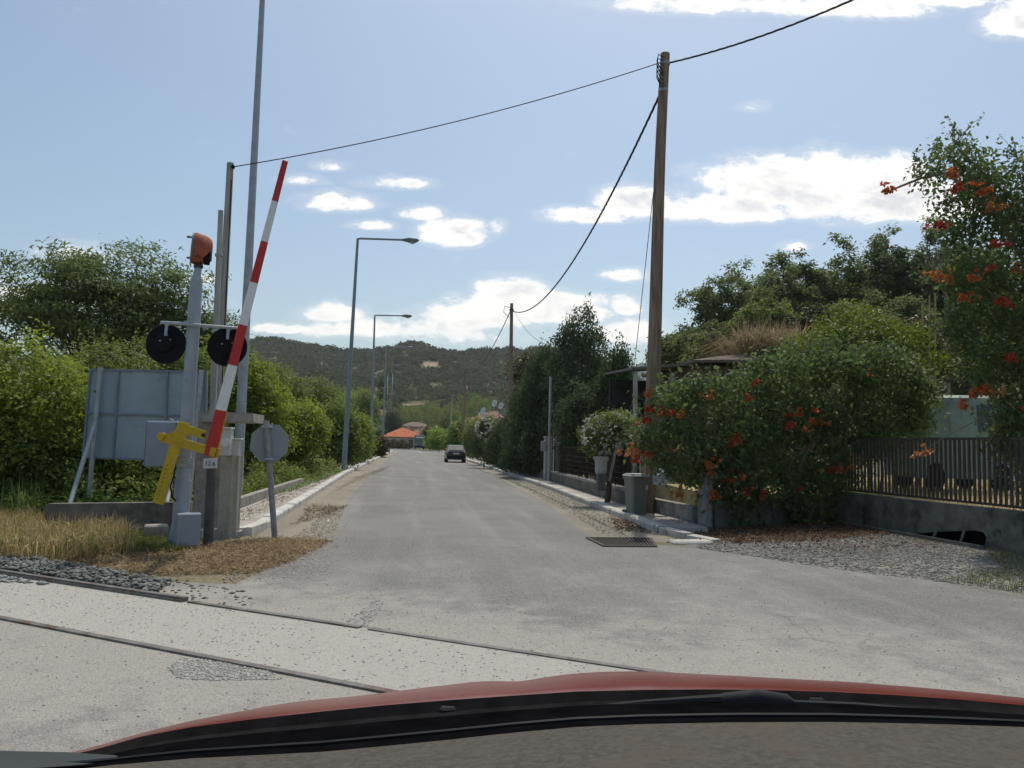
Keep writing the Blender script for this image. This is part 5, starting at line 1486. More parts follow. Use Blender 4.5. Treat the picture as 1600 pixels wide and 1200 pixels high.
# wheelie bin
bb = G(994, 811)
t_ = empty('wheelie_bin', bb, 'grey green wheelie bin standing against the big brown pole', 'bin', None, .15)
bm_ = mat('bin_green_grey', (.17, .19, .165), .55, var=.1, vscale=3, spec=.4)
mb = MB()
secs = [(.06, .17, .19), (.5, .195, .22), (.88, .215, .25), (.90, .235, .27), (.94, .235, .27)]
vs, fs = [], []
for z, a, c in secs:
    k = .04
    vs += [(-a+k, -c, z), (a-k, -c, z), (a, -c+k, z), (a, c-k, z), (a-k, c, z), (-a+k, c, z), (-a, c-k, z), (-a, -c+k, z)]
for i in range(len(secs)-1):
    for k in range(8): fs.append((i*8+k, i*8+(k+1) % 8, (i+1)*8+(k+1) % 8, (i+1)*8+k))
fs += [tuple(range(8))[::-1], tuple(32+k for k in range(8))]
mb.add(vs, fs); mb.build('body', bm_, t_, False, False)
mb = MB(); mb.box((0, .0, .965), (.48, .55, .045), None, .02); mb.box((0, -.0, 1.0), (.40, .46, .03), None, .014); mb.tube([(-.2, .3, .97), (.2, .3, .97)], .018, 8)
mb.build('lid', mat('bin_lid_grey', (.40, .41, .38), .6, var=.1), t_, False, False)
for s in (-1, 1):
    mb = MB(); mb.lathe([(.03, -.025), (.10, -.025), (.10, .025), (.03, .025)], (s*.2, .2, .10), (1, 0, 0), 16); mb.build('wheel', rubber, t_, True, False)
mb = MB(); mb.box((.13, -.262, .72), (.05, .004, .09)); mb.build('sticker', white_plastic, t_, False, False)
# planter behind the fence, crumpled bag on the wall, white board behind the pole
c = AT(939, 740, 20.6)
t_ = empty('flower_planter', (c.x, 20.6, .46), 'white grey concrete planter behind the fence beside the small tree', 'planter')
mb = MB(); v0 = c.z
mb.lathe([(.13, 0), (.16, .03), (.17, .30), (.21, .42), (.21, .46), (.17, .46), (.15, .40)], (c.x, 20.6, .88), (0, 0, 1), 8); mb.build('pot', mat('planter_white', (.38, .37, .35), .9, var=.2, vscale=6), t_)
mb = MB(); mb.box((c.x, 20.6, .66), (.22, .22, .44), None, .01); mb.build('plinth', concrete_dark, t_)
mb = MB(); mb.lathe([(.155, 0), (.155, .02)], (c.x, 20.6, 1.29), (0, 0, 1), 10); mb.build('soil', bark, t_)
g2 = np.random.default_rng(8)
c = AT(1033, 746, 17.2)
mb = MB(); rows = []
for i in range(9):
    th = math.pi*i/8; rows.append([(c.x+.20*math.sin(th)*math.cos(a)*(1+.25*g2.normal()), c.y+.14*math.sin(th)*math.sin(a), c.z+.17*math.cos(th)*(1+.15*g2.normal())) for a in [k*2*math.pi/14 for k in range(14)]+[0]])
for r_ in rows: r_[-1] = r_[0]
mb.grid(rows); tag(mb.build('plastic_bag', mat('blue_white_bag', (.48, .52, .60), .4, var=.25, vscale=14, col2=(.20, .24, .34), f2=(.55, .65, 12.0))), 'crumpled pale blue plastic bag lying on the low wall under the vine', 'bag')
c = AT(1010, 722, 19.0)
t_ = tag(MB().box((c.x, 19.0, c.z), (.34, .03, .62), None, .008).build('white_board', mat('board_offwhite', (.42, .41, .37), .8, var=.12)), 'off white board half hidden behind the big brown pole', 'board')
c0 = AT(1118, 771, 16.6); c1 = AT(1118, 795, 16.6)
tag(MB().box((c0.x, 16.7, (c0.z+c1.z)/2), (.62, .2, .30), Matrix.Rotation(.5, 3, 'Z'), .02).build('stone_block', mat('cream_block', (.55, .50, .42), .9, var=.12)), 'cream stone block lying behind the concrete gate post', 'stone block')

# fence on its base wall
F1 = G(1290, 812); F2 = G(1600, 866); F2 = F1+(F2-F1)*1.25
fd = (F2-F1); FL = fd.length; fd = fd.normalized(); fnorm = Vector((-fd.y, fd.x, 0))
if fnorm.x < 0: fnorm = -fnorm
wall_strip([(F1.x, F1.y), (F2.x, F2.y)], .70, .22, 'fence_wall', mat('mossy_dark_wall', (.16, .16, .14), .95, var=.3, vscale=3, bump=.5, col2=(.055, .06, .05), f2=(.48, .68, 2.0)), 'dark mossy base wall carrying the iron bar fence', cap=False)
wall_strip([(6.1, 15.6), (F1.x, F1.y-.1)], .55, .2, 'vine_wall', concrete_dark, 'low wall buried under the flowering vine', cap=False)
t_ = empty('bar_fence', (F1.x, F1.y, .7), 'dark iron fence of upright bars on the mossy base wall', 'fence')
fence_m = mat('fence_brown_black', (.085, .070, .060), .7, .1, var=.2)
for z in (.76, 1.90):
    mb = MB(); mb.beam(F1+Vector((0, 0, z)), F2+Vector((0, 0, z)), .035, .045); mb.build('rail', fence_m, t_)
nb = int(FL/.118); me = None
for k in range(nb+1):
    p = F1+fd*(k*.118)+Vector((0, 0, 1.335))
    if me is None:
        mb = MB(); mb.box((0, 0, 0), (.052, .022, 1.13), Matrix.Rotation(math.atan2(fd.y, fd.x), 3, 'Z')); o = mb.build('bar', fence_m, t_, False, False); me = o.data; o.location = p-Vector(t_.location)-Vector((0, 0, 0)); 
    else:
        o = bpy.data.objects.new('bar', me); COL.objects.link(o); o.parent = t_; o.location = p-Vector(t_.location)
# added slot: windscreen reflection of a dashboard vent, modelled on the wall foot
def onwall(px, py):
    """point on the outer face of the base wall"""
    d = ray(px, py); o = Vector((0, 0, CAMH)); q = F1-fnorm*.115
    t = (q-o).dot(fnorm)/Vector(d).dot(fnorm); return o+Vector(d)*t
poly = [onwall(1422, 838), onwall(1440, 833), onwall(1480, 830), onwall(1525, 829), onwall(1537, 832), onwall(1541, 840), onwall(1538, 852), onwall(1532, 856)]
poly = [Vector((p.x, p.y, max(p.z, .012))) for p in poly]
t_ = empty('vent_reflection', (poly[0].x, poly[0].y, 0), 'black slot with pale bars, painted reflection of a dashboard vent on the base wall', 'drain')
mb = MB(); mb.prism([p-fnorm*.004 for p in poly], fnorm*.003); mb.build('reflected_slot', mat('reflection_black', (.004, .004, .004), 1.0, spec=0), t_)  # thin black plate paints the dark part of the vent reflection
for px in (1462, 1505):
    mb = MB(); mb.beam(onwall(px+3, 829)-fnorm*.02, Vector((onwall(px-3, 850).x, onwall(px-3, 850).y, .01))-fnorm*.02, .03, .03, (1, 0, 0)); mb.build('bar', mat('reflected_tick', (.22, .22, .21), .8), t_)  # pale ticks of the reflected vent, added as bars
a, b_ = onwall(1318, 818)-fnorm*.14, onwall(1545, 862)-fnorm*.14
mb = MB(); mb.beam((a.x, a.y, .03), (b_.x, b_.y, .03), .08, .06); mb.build('reflected_rim', mat('reflected_rim_grey', (.20, .18, .15), .95, var=.2), t_)  # curved edge line of the reflected vent, added as a beam

# yard behind the fence and shed ground
def yard_material():
    m = bpy.data.materials.new('dry_yard_grass'); m.use_nodes = True
    t = NT(m.node_tree); b = m.node_tree.nodes['Principled BSDF']
    p = t.n('ShaderNodeTexCoord').outputs['Object']
    c = t.mix(t.ramp(t.noise(p, 1.2, 6, .65), .4, .65), (.40, .32, .16), (.24, .21, .09))
    t.put(b.inputs['Base Color'], c); b.inputs['Roughness'].default_value = 1
    return m
mb = MB(); ym = yard_material()
mb.prism([Vector((F1.x+.05, F1.y-.1, -.1)), Vector((F2.x+.15, F2.y, -.1)), Vector((26, F2.y, -.1)), Vector((26, 34, -.1)), Vector((8.5, 34, -.1)), Vector((7.2, 19.5, -.1))], (0, 0, .62))
tag(mb.build('yard', ym), kind='structure')
P2 = scatter_poly([(F1.x+.3, F1.y), (F2.x+.3, F2.y), (22, F2.y), (24, 26), (11, 27)], 9000, 33)
blades('dry_grass', z0(P2, .52), .22, .014, straw, 'sunlit dry grass of the yard behind the bar fence', .8)

# pale green van in the yard
vb = AT(1515, 690, 21.5)
vb = AT(1566, 690, 21.0)
t_ = empty('old_van', (vb.x, 21.0, .52), 'old pale green van parked in the yard behind the bar fence', 'van', None, 1.35)
t_.scale = (1.38, .78, 1.38)
vg = mat('pale_green_paint', (.23, .31, .27), .5, var=.12, vscale=3, col2=(.13, .14, .11), f2=(.48, .72, 2.5))
def vring(w, z0, z1, tw): return [(-w/2, z0), (w/2, z0), (w/2, (z0+z1)*.5), (tw/2, z1-.06), (tw/2-.1, z1), (-tw/2+.1, z1), (-tw/2, z1-.06), (-w/2, (z0+z1)*.5)]
mb = section_loft([(y, vring(w, a, b_, tw)) for y, w, a, b_, tw in ((0, 1.5, .45, .95, 1.4), (.12, 1.62, .32, 1.1, 1.55), (.45, 1.66, .3, 1.9, 1.45), (1.0, 1.66, .3, 2.0, 1.45), (3.6, 1.66, .3, 2.0, 1.45), (3.75, 1.6, .4, 1.9, 1.4))], None)
mb.build('body', vg, t_, True, False)
mb = MB(); mb.prism([(-.70, .14, 1.16), (.70, .14, 1.16), (.64, .40, 1.78), (-.64, .40, 1.78)], (0, -.02, .01)); mb.build('windscreen', car_glass, t_, False, False)
for s in (-1, 1):
    mb = MB(); mb.prism([(s*.80, .6, 1.25), (s*.80, 1.5, 1.25), (s*.735, 1.5, 1.8), (s*.735, .7, 1.8)], (s*.03, 0, 0)); mb.build('side_window', car_glass, t_, False, False)
    mb = MB(); mb.lathe([(.02, 0), (.11, 0), (.12, .03), (.10, .05)], (s*.55, .09, .85), (0, -1, 0), 14); mb.build('headlight', dish, t_, True, False)
    for y in (.75, 3.0):
        mb = MB(); mb.lathe([(.18, -.09), (.30, -.09), (.32, 0), (.30, .09), (.18, .09)], (s*.76, y, .32), (1, 0, 0), 18); mb.build('wheel', rubber, t_, True, False)
mb = MB(); mb.box((0, -.02, .5), (1.6, .12, .14), None, .03); mb.build('bumper', black_plastic, t_, False, False)

# ------------------------------------------------------------------ ruined shed
YD = 25.0
stone = mat('rubble_stone', (.14, .12, .10), .95, var=.35, vscale=5, bump=.8, bscale=7, col2=(.24, .21, .175), f2=(.55, .7, 5.0))
x0, x1 = AT(1078, 600, YD).x, AT(1300, 600, YD).x
ze = AT(1110, 571, YD).z; zr = ze+.75
t_ = empty('stone_shed', ((x0+x1)/2, YD, 0), 'half ruined stone shed with an old tiled roof behind the vine', 'shed')
mb = MB(); wt = .4
mb.box((x0+.45, YD+.2, ze/2), (.9, wt, ze)); mb.box((x0+2.3, YD+.2, ze-.25), (2.8, wt-.01, .5)); mb.box((x0+2.0, YD+.2, ze/2-.3), (.5, wt-.02, ze-.6)); mb.box(((x0+3.4+x1)/2, YD+.2, ze/2), (x1-x0-3.4, wt+.01, ze))
mb.box((x0+.2, YD+2.4, ze/2-.01), (.38, 4.0, ze)); mb.box((x1-.2, YD+2.4, ze/2-.01), (.38, 4.0, ze)); mb.box(((x0+x1)/2, YD+4.6, ze/2), (x1-x0, .4, ze))
mb.build('wall', stone, t_)
mb = MB()
a, b_ = Vector((x0-.1, YD-.45, ze+.02)), Vector((x1+.3, YD-.45, ze+.25))
c, d = Vector((x1+.3, YD+2.4, zr+.3)), Vector((x0+3.9, YD+2.4, zr+.1))
e, f_ = Vector((x1+.3, YD+5.2, ze)), Vector((x0-.1, YD+5.2, ze))
for q in ((a, b_, c, d), (d, c, e, f_)):
    mb.prism(list(q), (0, 0, .09))
mb.prism([a, d, f_], (0, 0, .11))
mb.build('roof', roof_old, t_)
lx = AT(983, 600, YD+.6).x; zl = AT(985, 581, YD).z
t_ = empty('lean_to', ((lx+x0)/2, YD+1, 0), 'open lean-to with a thin sheet roof and dark inside left of the stone shed', 'lean-to')
mb = MB(); mb.prism([Vector((lx-.15, YD-.3, zl+.05)), Vector((x0+.05, YD-.3, ze-.02)), Vector((x0+.05, YD+3.5, ze+.15)), Vector((lx-.15, YD+3.5, zl+.2))], (0, 0, .07)); mb.build('roof', mat('sheet_roof', (.16, .15, .14), .8, var=.2), t_)
for xx in (lx, (lx+x0)/2+.3):
    mb = MB(); mb.box((xx, YD-.15, zl/2), (.12, .12, zl)); mb.build('post', grey_wood, t_)
mb = MB(); mb.box(((lx+x0)/2, YD+3.3, zl/2), (x0-lx, .15, zl)); mb.build('back_wall', mat('dark_boards', (.05, .045, .042), .95, var=.3, vscale=3), t_)
mb = MB(); mb.box(((lx+x0)/2, YD+.9, zl*.36), (x0-lx-.3, .1, zl*.72)); mb.box(((lx+x0)/2-.3, YD-.12, zl-.75), (x0-lx-.6, .05, .09)); mb.build('board_front', mat('dark_boards', (0, 0, 0)), t_)
# dry reeds leaning over the roof
P2 = scatter_poly([(AT(1138, 600, 26).x, 25.2), (AT(1250, 600, 26).x, 25.2), (AT(1245, 600, 28).x, 28), (AT(1150, 600, 28).x, 28)], 1900, 35)
hh = np.array([AT(1200, 548, 26.5).z]*len(P2))
blades('dry_reeds', z0(P2, ze+.3), 1.45, .03, leafmat('reed_straw', (.24, .185, .115), (.42, .34, .22), .25, .8, .1), 'pale brown dry reeds drooping over the shed roof', 1.25, 'reeds')
P2 = scatter_poly([(AT(1110, 600, 27).x, 27), (AT(1180, 600, 27).x, 27), (AT(1180, 600, 29).x, 29), (AT(1110, 600, 29).x, 29)], 500, 36)
blades('dry_reeds', z0(P2, ze+.1), .9, .025, leafmat('reed_grey', (.14, .12, .075), (.24, .20, .12), .25, .8, .1), 'thin greyish reeds behind the left end of the tiled roof', .7, 'reeds')
C_ = np.array([list(AT(x, y, YD-.2+2.2*(580-y)/40.0)) for x, y in scatter_poly([(1128, 574), (1165, 556), (1205, 541), (1250, 535), (1270, 560), (1235, 590), (1165, 585)], 110, 38)])
dv_ = empty('dead_vine', (C_[:, 0].mean(), YD, ze), 'dead brown creeper spread over the shed roof', 'vine')
link_mesh('dry_foliage', fast_mesh('dry_foliage', leaf_verts(cluster(C_, 34, .16, .6), .11, .5, .5), 4), leafmat('dead_vine_leaves', (.16, .125, .06), (.27, .22, .11), .25, .8, .1, c3=(.10, .15, .04)), dv_)
for k, (pxb, pxt, yt) in enumerate(((1444, 1441, 470), (1452, 1452, 462), (1460, 1461, 458))):
    b_ = AT(pxb, 690, 22.5); b_.z = .5
    mb = MB(); n_ = 9; pts = [b_.lerp(AT(pxt, yt, 22.5), i/n_) for i in range(n_+1)]
    for p, q in zip(pts[:-1], pts[1:]):
        mb.tube([p, p.lerp(q, .03), p.lerp(q, .97), q], [.038, .03, .03, .038], 8)
    tag(mb.build('bamboo_cane', mat('bamboo_yellow', (.33, .26, .13), .6, var=.2), None, True), ['left one of three upright bamboo canes behind the vine', 'middle one of three upright bamboo canes behind the vine', 'right one of three upright bamboo canes behind the vine'][k], 'cane', 'bamboo canes')
# bare grey branches
b_ = AT(1480, 470, 30); zb = bank_z(b_.x, 30)
t_ = empty('bare_tree', (b_.x, 30, zb), 'bare grey leafless branches between the wooded bank and the vine', 'tree')
mb = MB(); fork = AT(1478, 455, 30); mb.tube([Vector((b_.x, 30, zb)), fork], [.09, .06], 8)
g4 = random.Random(9)
for k in range(16):
    e = AT(1440+g4.uniform(0, 75), 365+g4.uniform(0, 60), 30+g4.uniform(-.6, .6)); m_ = fork.lerp(e, .5)+Vector((g4.uniform(-.1, .1), 0, .1))
    mb.tube([fork, m_, e], [.035, .022, .006], 5)
    for _ in range(3):
        q = m_.lerp(e, g4.random()); mb.tube([q, q+Vector((g4.uniform(-.35, .35), g4.uniform(-.2, .2), g4.uniform(.1, .45)))], [.012, .004], 4)
mb.build('branches', mat('grey_bark', (.22, .205, .18), .95, var=.2), t_)

# lime green bush behind the vine
pxtree('shrub', 1345, 545, 21.5, 118, 62, n_cl=300, per=70, cl_r=.17, lsize=.12, lm=L_lime, label='sunlit lime green bush rising behind the flowering vine', cat='shrub', seed=110, trunk_r=.06, zmin=-.9, inner=.3, stems=2, bz=.5)
pxtree('shrub', 1385, 630, 20.5, 62, 55, n_cl=180, per=65, cl_r=.17, lsize=.11, lm=L_mid, label='green shrub above the fence between vine and van', cat='shrub', seed=111, trunk_r=.05, zmin=-.9, inner=.3, stems=2, bz=.5)
pxtree('shrub', 1430, 560, 24, 60, 60, n_cl=120, per=55, cl_r=.2, lsize=.13, lm=leafmat('olive_leaves', (.06, .065, .02), (.12, .11, .04), .25), label='yellowish thin shrub around the bamboo canes', cat='shrub', seed=112, trunk_r=.05, zmin=-.9, inner=.3, stems=2, bz=.5)

# ------------------------------------------------------------------ flowering vines
def poly_px(poly, n, seed): return scatter_poly(poly, n, seed)
def blossom_mesh(seed):
    g = np.random.default_rng(seed); n = 9
    P = g.normal(size=(n, 3))*np.array([.07, .06, .045])
    q = np.repeat(P, 6, axis=0)
    V1 = leaf_verts(q, .068, .2, .85, unit(q+1e-6), 0, .35)
    return fast_mesh('flower_cluster', V1, 4)
BL = [blossom_mesh(s) for s in (1, 2, 3)]
red_fl2 = leafmat('trumpet_blossom_orange', (.40, .155, .055), (.54, .25, .095), .3, .5, .3)
red_fl3 = leafmat('trumpet_blossom_red', (.46, .065, .035), (.58, .125, .055), .3, .5, .3)
BL[0].materials.append(red_fl3); BL[1].materials.append(red_fl); BL[2].materials.append(red_fl2)
def vine(name, poly, depth, thick, n_cl, per, cl_r, ls, label, fl, seed, edge=(), loc=None, stems=(), lm=None):
    t_ = empty(name, loc, label, 'vine')
    q = poly_px(poly, n_cl, seed); g = np.random.default_rng(seed+1)
    C_ = np.array([list(AT(x, y, depth(x, y)+thick*(g.random()**1.3))) for x, y in q])
    P = cluster(C_, per, cl_r, .85); P = P[P[:, 2] > .03]
    Vf = leaf_verts(P, ls, .75, .55, np.tile([0, -1.0, .2], (len(P), 1))*.5, hang=.5)
    mb = MB()
    for pts in stems:
        mb.tube([AT(x, y, depth(x, y)+.25) for x, y in pts], [(.05 if pts[0][1] > 780 else .012)*(1-.7*k/(len(pts)-1)) for k in range(len(pts))], 6)
    g5 = random.Random(seed)
    for x, y in edge:     # arching shoots
        p = AT(x, y, depth(x, y)+.1); s_ = -1 if g5.random() < .5 else 1
        mb.tube([p, p+Vector((s_*.12, -.1, .22)), p+Vector((s_*.3, -.2, .2)), p+Vector((s_*.42, -.25, .02))], [.01, .008, .006, .004], 4)
    sh = []
    for k in range(34):
        x, y = poly[g5.randrange(len(poly))]; p = AT(x, y, depth(x, y)+g5.uniform(0, .6)); dv = Vector((g5.uniform(-1, 1), g5.uniform(-.8, .2), g5.uniform(-.3, .9))).normalized()*g5.uniform(.25, .6)
        if p.z < .5: continue
        q_ = p+dv; mb.tube([p, p.lerp(q_, .6)+Vector((0, 0, .05)), q_], [.007, .005, .003], 4)
        for j in range(14): sh.append(list(p.lerp(q_, .25+.75*j/13)+Vector((g5.gauss(0, .03), g5.gauss(0, .03), g5.gauss(0, .03)))))
    link_mesh('foliage', fast_mesh('foliage', np.vstack([Vf, leaf_verts(np.array(sh), ls*.9, .4, .5)]), 4), lm or L_vine, t_)
    if mb.v: mb.build('stems', mat('vine_stem', (.17, .14, .09), .9), t_, True)
    for k, (x, y) in enumerate(fl):
        p = AT(x, y, depth(x, y)-.16)
        o = bpy.data.objects.new('flower_cluster', BL[(k*7+x) % 3]); COL.objects.link(o); o.parent = t_
        o.location = p-Vector(loc); o.rotation_euler = (0, g5.uniform(-.4, .4), g5.uniform(0, 6.28)); sc = g5.uniform(.75, 1.15); o.scale = (sc, sc, sc)
    return t_
def d1(x, y):
    base = interp(x, [(985, 16.6), (1003, 16.2), (1090, 15.3), (1290, 16.6), (1390, 16.9), (1490, 17.2)])
    return base-.35*math.sin(max(0, min(1, (y-540)/280.0))*math.pi)
V1 = [(1003, 650), (1030, 612), (1075, 592), (1140, 594), (1190, 562), (1250, 550), (1320, 545), (1400, 550), (1440, 580), (1458, 612), (1448, 650), (1430, 682), (1385, 690), (1362, 715), (1345, 745), (1305, 765), (1290, 812), (1200, 815), (1125, 820), (1112, 765), (1062, 740), (1030, 730), (1012, 715), (1004, 690)]
F_1 = [(1050, 645), (1062, 650), (1180, 597), (1012, 618), (1016, 640), (1012, 657), (986, 703), (996, 712), (1015, 711), (990, 720), (1048, 702), (1148, 688), (1236, 648), (1232, 666), (1247, 648), (1258, 672), (1277, 642), (1288, 662), (1270, 660), (1107, 727), (1112, 740), (1143, 751), (1158, 748), (1163, 772), (1192, 777), (1247, 764), (1300, 735), (1328, 728), (1312, 732), (1118, 777), (1358, 584), (1170, 624), (1110, 618), (1283, 658), (1148, 690), (1062, 770)]
vine('flowering_vine', V1, d1, 1.6, 430, 66, .18, .12, 'big dark trumpet vine with orange red flowers over the wall beside the pole', F_1, 121, [(1010, 640), (1040, 605), (1100, 592), (1180, 570), (1380, 600), (1090, 700), (1270, 700), (1120, 760), (1180, 640), (1210, 600)], Vector(AT(1180, 700, 16.3)[:2]+(0,)) if False else Vector((AT(1180, 700, 16.3).x, 16.3, 0)), [[(1190, 815), (1185, 740), (1170, 660), (1150, 610)], [(1240, 812), (1250, 730), (1290, 640), (1330, 570)], [(1195, 813), (1150, 730), (1090, 660), (1030, 630)]])
def d2(x, y): return interp(x, [(1390, 12.9), (1600, 12.1), (1800, 11.6)])
V2 = [(1428, 268), (1462, 240), (1492, 222), (1505, 220), (1522, 248), (1560, 262), (1590, 248), (1650, 215), (1720, 190), (1800, 250), (1820, 560), (1790, 700), (1640, 770), (1592, 762), (1560, 705), (1548, 655), (1535, 600), (1500, 560), (1478, 500), (1468, 440), (1492, 390), (1485, 350), (1470, 325), (1442, 300)]
F_2 = [(1390, 298), (1488, 273), (1495, 296), (1540, 300), (1552, 322), (1558, 382), (1545, 420), (1466, 350), (1474, 355), (1463, 432), (1480, 432), (1520, 436), (1504, 467), (1562, 472), (1505, 636), (1533, 608), (1518, 618), (1545, 612), (1445, 705), (1580, 560), (1590, 420), (1605, 640)]
vine('flowering_vine', V2, d2, 1.8, 600, 62, .15, .105, 'tall trumpet vine with scattered orange flowers overhanging the fence at the right edge', F_2, 131, [(1440, 280), (1470, 245), (1500, 228), (1480, 340), (1475, 420), (1545, 690), (1560, 640), (1590, 250)], Vector((AT(1700, 700, 12.6).x, 12.6, 0)), [[(1700, 800), (1690, 640), (1640, 480), (1560, 340), (1480, 270), (1440, 278), (1405, 292), (1390, 298)], [(1705, 800), (1660, 600), (1590, 500), (1520, 430)], [(1590, 640), (1530, 655), (1480, 680), (1445, 704)], [(1700, 800), (1640, 560), (1600, 330), (1500, 235)]])
# small weeds at the far right edge of the gravel
P2 = scatter_poly([(6.7, 9.4), (7.2, 8.4), (9.5, 8.2), (10.8, 12.4), (9.8, 12.6), (8.2, 10.2)], 2600, 37)
blades('verge_grass', z0(P2, 0), .10, .008, green_grass, 'sparse green and dry grass at the edge of the gravel on the right', .8)

# ------------------------------------------------------------------ the car the picture is taken from
fwd = Vector((math.sin(YAW), math.cos(YAW), 0))
def CAR(px, py, d):
    r = Vector(ray(px, py)); return Vector((0, 0, CAMH))+r*(d/r.dot(fwd))
t_ = empty('red_car', (fwd.x*1.6, fwd.y*1.6, 0), 'red car with black wiper cowl and grey dashboard, seen from its own driver side', 'car', None, -YAW)
car_red = mat('dusty_red_paint', (.155, .020, .013), .25, .0, var=.10, vscale=3, spec=.35, coat=0, col2=(.15, .032, .02), f2=(.55, .8, 5.0))
SIL = [(110, 1183), (150, 1172), (220, 1151), (300, 1129), (380, 1112), (440, 1102), (490, 1098), (560, 1091), (620, 1083), (690, 1075), (740, 1069), (775, 1068), (810, 1070), (850, 1063), (900, 1056), (960, 1052.5), (1020, 1052), (1100, 1056), (1180, 1060), (1250, 1064), (1310, 1067), (1370, 1070), (1440, 1076), (1520, 1084), (1600, 1093), (1720, 1108), (1800, 1122)]
REA = [(110, 1184), (150, 1176), (220, 1156), (300, 1141), (400, 1128), (500, 1117), (600, 1107), (700, 1099), (800, 1092), (900, 1085.5), (1000, 1083), (1100, 1082), (1200, 1083), (1300, 1086), (1400, 1091), (1500, 1098), (1600, 1107), (1720, 1120), (1800, 1132)]
COW = [(20, 1203), (110, 1198), (200, 1193), (300, 1185), (400, 1180), (500, 1175), (600, 1166), (700, 1156), (800, 1145), (900, 1136), (1000, 1131.5), (1150, 1128.5), (1300, 1128), (1450, 1131), (1600, 1136), (1720, 1142), (1800, 1147)]
xs = list(range(110, 1801, 26))
rows = []
r_re = [CAR(x, interp(x, REA), 1.50) for x in xs]
r_cr = [CAR(x, interp(x, SIL), 2.05) for x in xs]
rows.append([p-Vector((0, 0, .10)) for p in r_re])
rows.append(r_re)
for f_ in (.25, .5, .75): rows.append([a.lerp(b_, f_)+Vector((0, 0, .012*math.sin(f_*math.pi))) for a, b_ in zip(r_re, r_cr)])
rows.append(r_cr)
sq = lambda p, k: p
cmid = CAR(920, 1055, 2.05)
for df, dz, pull in ((.22, .05, .99), (.42, .15, .96), (.55, .28, .92), (.60, .55, .92)):
    rows.append([Vector((*(cmid.xy+(p.xy-cmid.xy)*pull), 0))+fwd*df+Vector((0, 0, p.z-dz)) for p in r_cr])
mb = MB(); mb.grid(rows)
o = mb.build('hood', car_red, t_, True)
o.data.flip_normals()
md = o.modifiers.new('smooth', 'SUBSURF'); md.levels = 1; md.render_levels = 2
# front fenders down to the ground line
def fender(i, side):
    mb = MB(); col = [r[i] for r in rows[1:]]
    out = Vector((CR[0], CR[1], 0)).normalized()*side
    low = [Vector((p.x, p.y, .45))+out*.05 for p in col]
    mb.grid([col, [a.lerp(b_, .3)+out*.05 for a, b_ in zip(col, low)], low]); mb.build('fender', car_red, t_, True)
fender(0, -1); fender(-1, 1)
# black cowl band between hood and windscreen foot
cow_m = mat('cowl_black', (.017, .016, .016), .95, var=.25, vscale=20, spec=.0)
xs2 = list(range(20, 1801, 20))
def re2(x): return interp(x, [(20, 1190)]+REA)
ra_ = [CAR(x, re2(x)-5.0, 1.47)-Vector((0, 0, .0)) for x in xs2]
def mixrow(f_, d, dz=0): return [CAR(x, re2(x)+(interp(x, COW)-re2(x))*f_, d)+Vector((0, 0, dz)) for x in xs2]
mb = MB(); mb.grid([[p-Vector((0, 0, .06)) for p in ra_], ra_, mixrow(.22, 1.455), mixrow(.34, 1.43), [p-Vector((0, 0, .02)) for p in mixrow(.36, 1.43)]])
mb.build('cowl', cow_m, t_, True)
mb = MB(); mb.grid([mixrow(.345, 1.405), mixrow(.38, 1.40), mixrow(.66, 1.33), mixrow(.80, 1.28), mixrow(1.03, 1.20), [p-Vector((0, 0, .15)) for p in mixrow(1.03, 1.20)]])
mb.build('windscreen_trough', mat('trough_black', (.005, .005, .006), 1.0, var=.3, vscale=12, spec=0), t_, True)
mb = MB(); mb.tube(mixrow(.80, 1.275, .002), .0035, 6); mb.build('rubber_seal', mat('seal_rubber', (.02, .02, .021), .6, spec=.2), t_, True)
for px_ in (700, 1275):
    mb = MB(); c_ = CAR(px_, interp(px_, REA)+10, 1.46); mb.box(c_, (.03, .02, .012), None, .004); mb.build('washer_nozzle', mat('wiper_black', (.034, .034, .036), .7, spec=.1), t_)
wiper_m = mat('wiper_black', (0, 0, 0))
# dashboard top
dash = mat('dashboard_grey_fabric', (.098, .091, .080), 1.0, var=.2, vscale=90, bump=.3, bscale=300, spec=.0, col2=(.115, .096, .080), f2=(.45, .75, 11.0))
xs3 = list(range(100, 2101, 40))
def dsh(x): return interp(x, [(100, 1204), (180, 1195)]+COW[3:]+[(2100, 1170)])
rows3 = [[CAR(x, dsh(x)+1, 1.17)-Vector((0, 0, .05)) for x in xs3], [CAR(x, dsh(x), 1.16) for x in xs3], [CAR(x, dsh(x)+12, 1.10) for x in xs3], [CAR(x, dsh(x)+90, .90) for x in xs3]]
b3 = rows3[-1]
rows3.append([p-fwd*.22-Vector((0, 0, .0)) for p in b3]); rows3.append([p-fwd*.34-Vector((0, 0, .06)) for p in b3]); rows3.append([p-fwd*.36-Vector((0, 0, .3)) for p in b3])
mb = MB(); mb.grid(rows3); mb.build('dashboard', dash, t_, True)
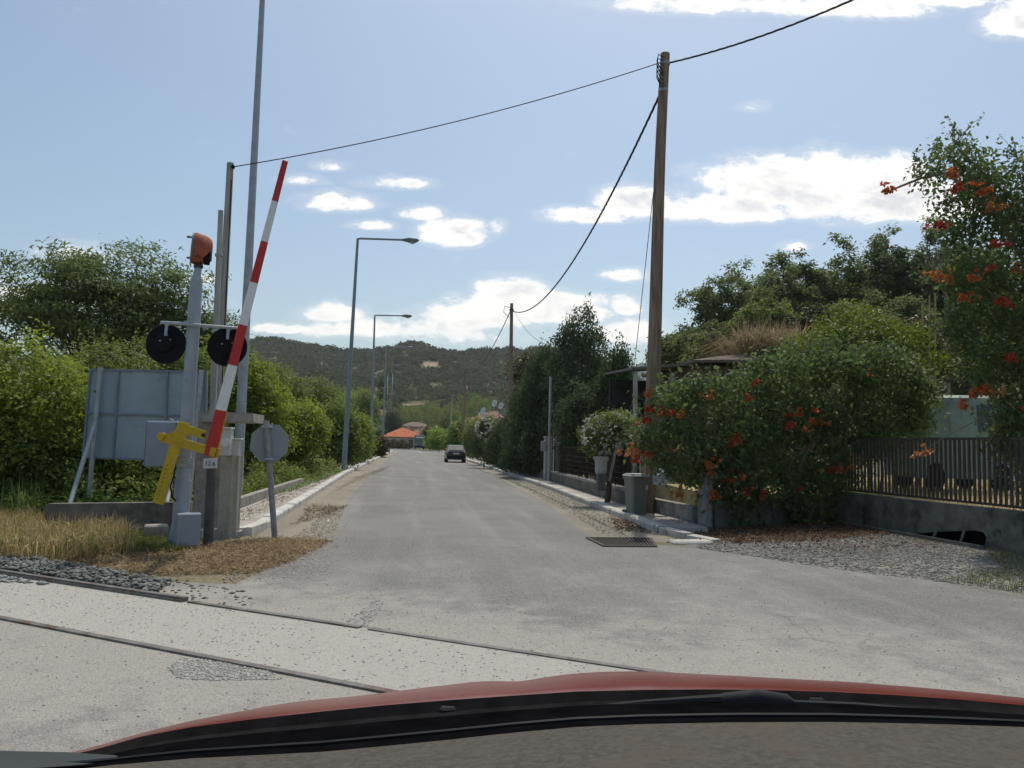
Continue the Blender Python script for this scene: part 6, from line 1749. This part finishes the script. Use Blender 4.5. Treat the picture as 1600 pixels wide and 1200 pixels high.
# A pillar foot in the lower left corner
mb = MB(); mb.grid([[CAR(x, y, d) for x, y in ((-160, 1168), (0, 1173), (100, 1175), (180, 1180), (215, 1192))] for d in (1.36,)]+[[CAR(x, y+18, 1.26) for x, y in ((-160, 1168), (0, 1173), (100, 1175), (180, 1178), (215, 1186))], [CAR(x, y+60, 1.15) for x, y in ((-160, 1168), (0, 1173), (100, 1175), (180, 1178), (215, 1186))]])
mb.build('pillar_trim', mat('trim_dark_green_grey', (.035, .038, .036), .4, spec=.4), t_, True)
# wiper: pivot block, arm and blade resting on the cowl
mb = MB()
p, q = CAR(1122, 1094, 1.44), CAR(1246, 1097, 1.44)
mb.tube([p-Vector((0, 0, .0)), p.lerp(q, .1), p.lerp(q, .5)+Vector((0, 0, .006)), p.lerp(q, .85), q-Vector((0, 0, .008))], [.009, .013, .015, .014, .006], 12)
wo = mb.build('wiper', wiper_m, t_, True)
mb = MB(); mb.tube([CAR(880, 1111, 1.43), CAR(1000, 1099, 1.44), CAR(1065, 1095, 1.44), CAR(1125, 1093, 1.44)], [.004, .006, .007, .010], 8); mb.build('wiper_arm', wiper_m, wo, True)
mb = MB(); mb.tube([CAR(1240, 1099, 1.43), CAR(1340, 1103, 1.42), CAR(1450, 1112, 1.41), CAR(1560, 1123, 1.40)], [.006, .006, .005, .003], 8); mb.build('wiper_blade', wiper_m, wo, True)

# ------------------------------------------------------------------ summer haze
hz_ = MB(); hz_.box((0, 0, 84), (9400, 9400, 170))
hmat = bpy.data.materials.new('haze'); hmat.use_nodes = True
hn = hmat.node_tree; hn.nodes.remove(hn.nodes['Principled BSDF'])
pv = hn.nodes.new('ShaderNodeVolumePrincipled'); pv.inputs['Color'].default_value = (.80, .86, .93, 1); pv.inputs['Density'].default_value = .00019; pv.inputs['Anisotropy'].default_value = .3
hn.links.new(pv.outputs[0], hn.nodes['Material Output'].inputs['Volume'])
ho = tag(hz_.build('haze', hmat), 'thin summer haze over the whole valley', 'haze', kind='stuff')
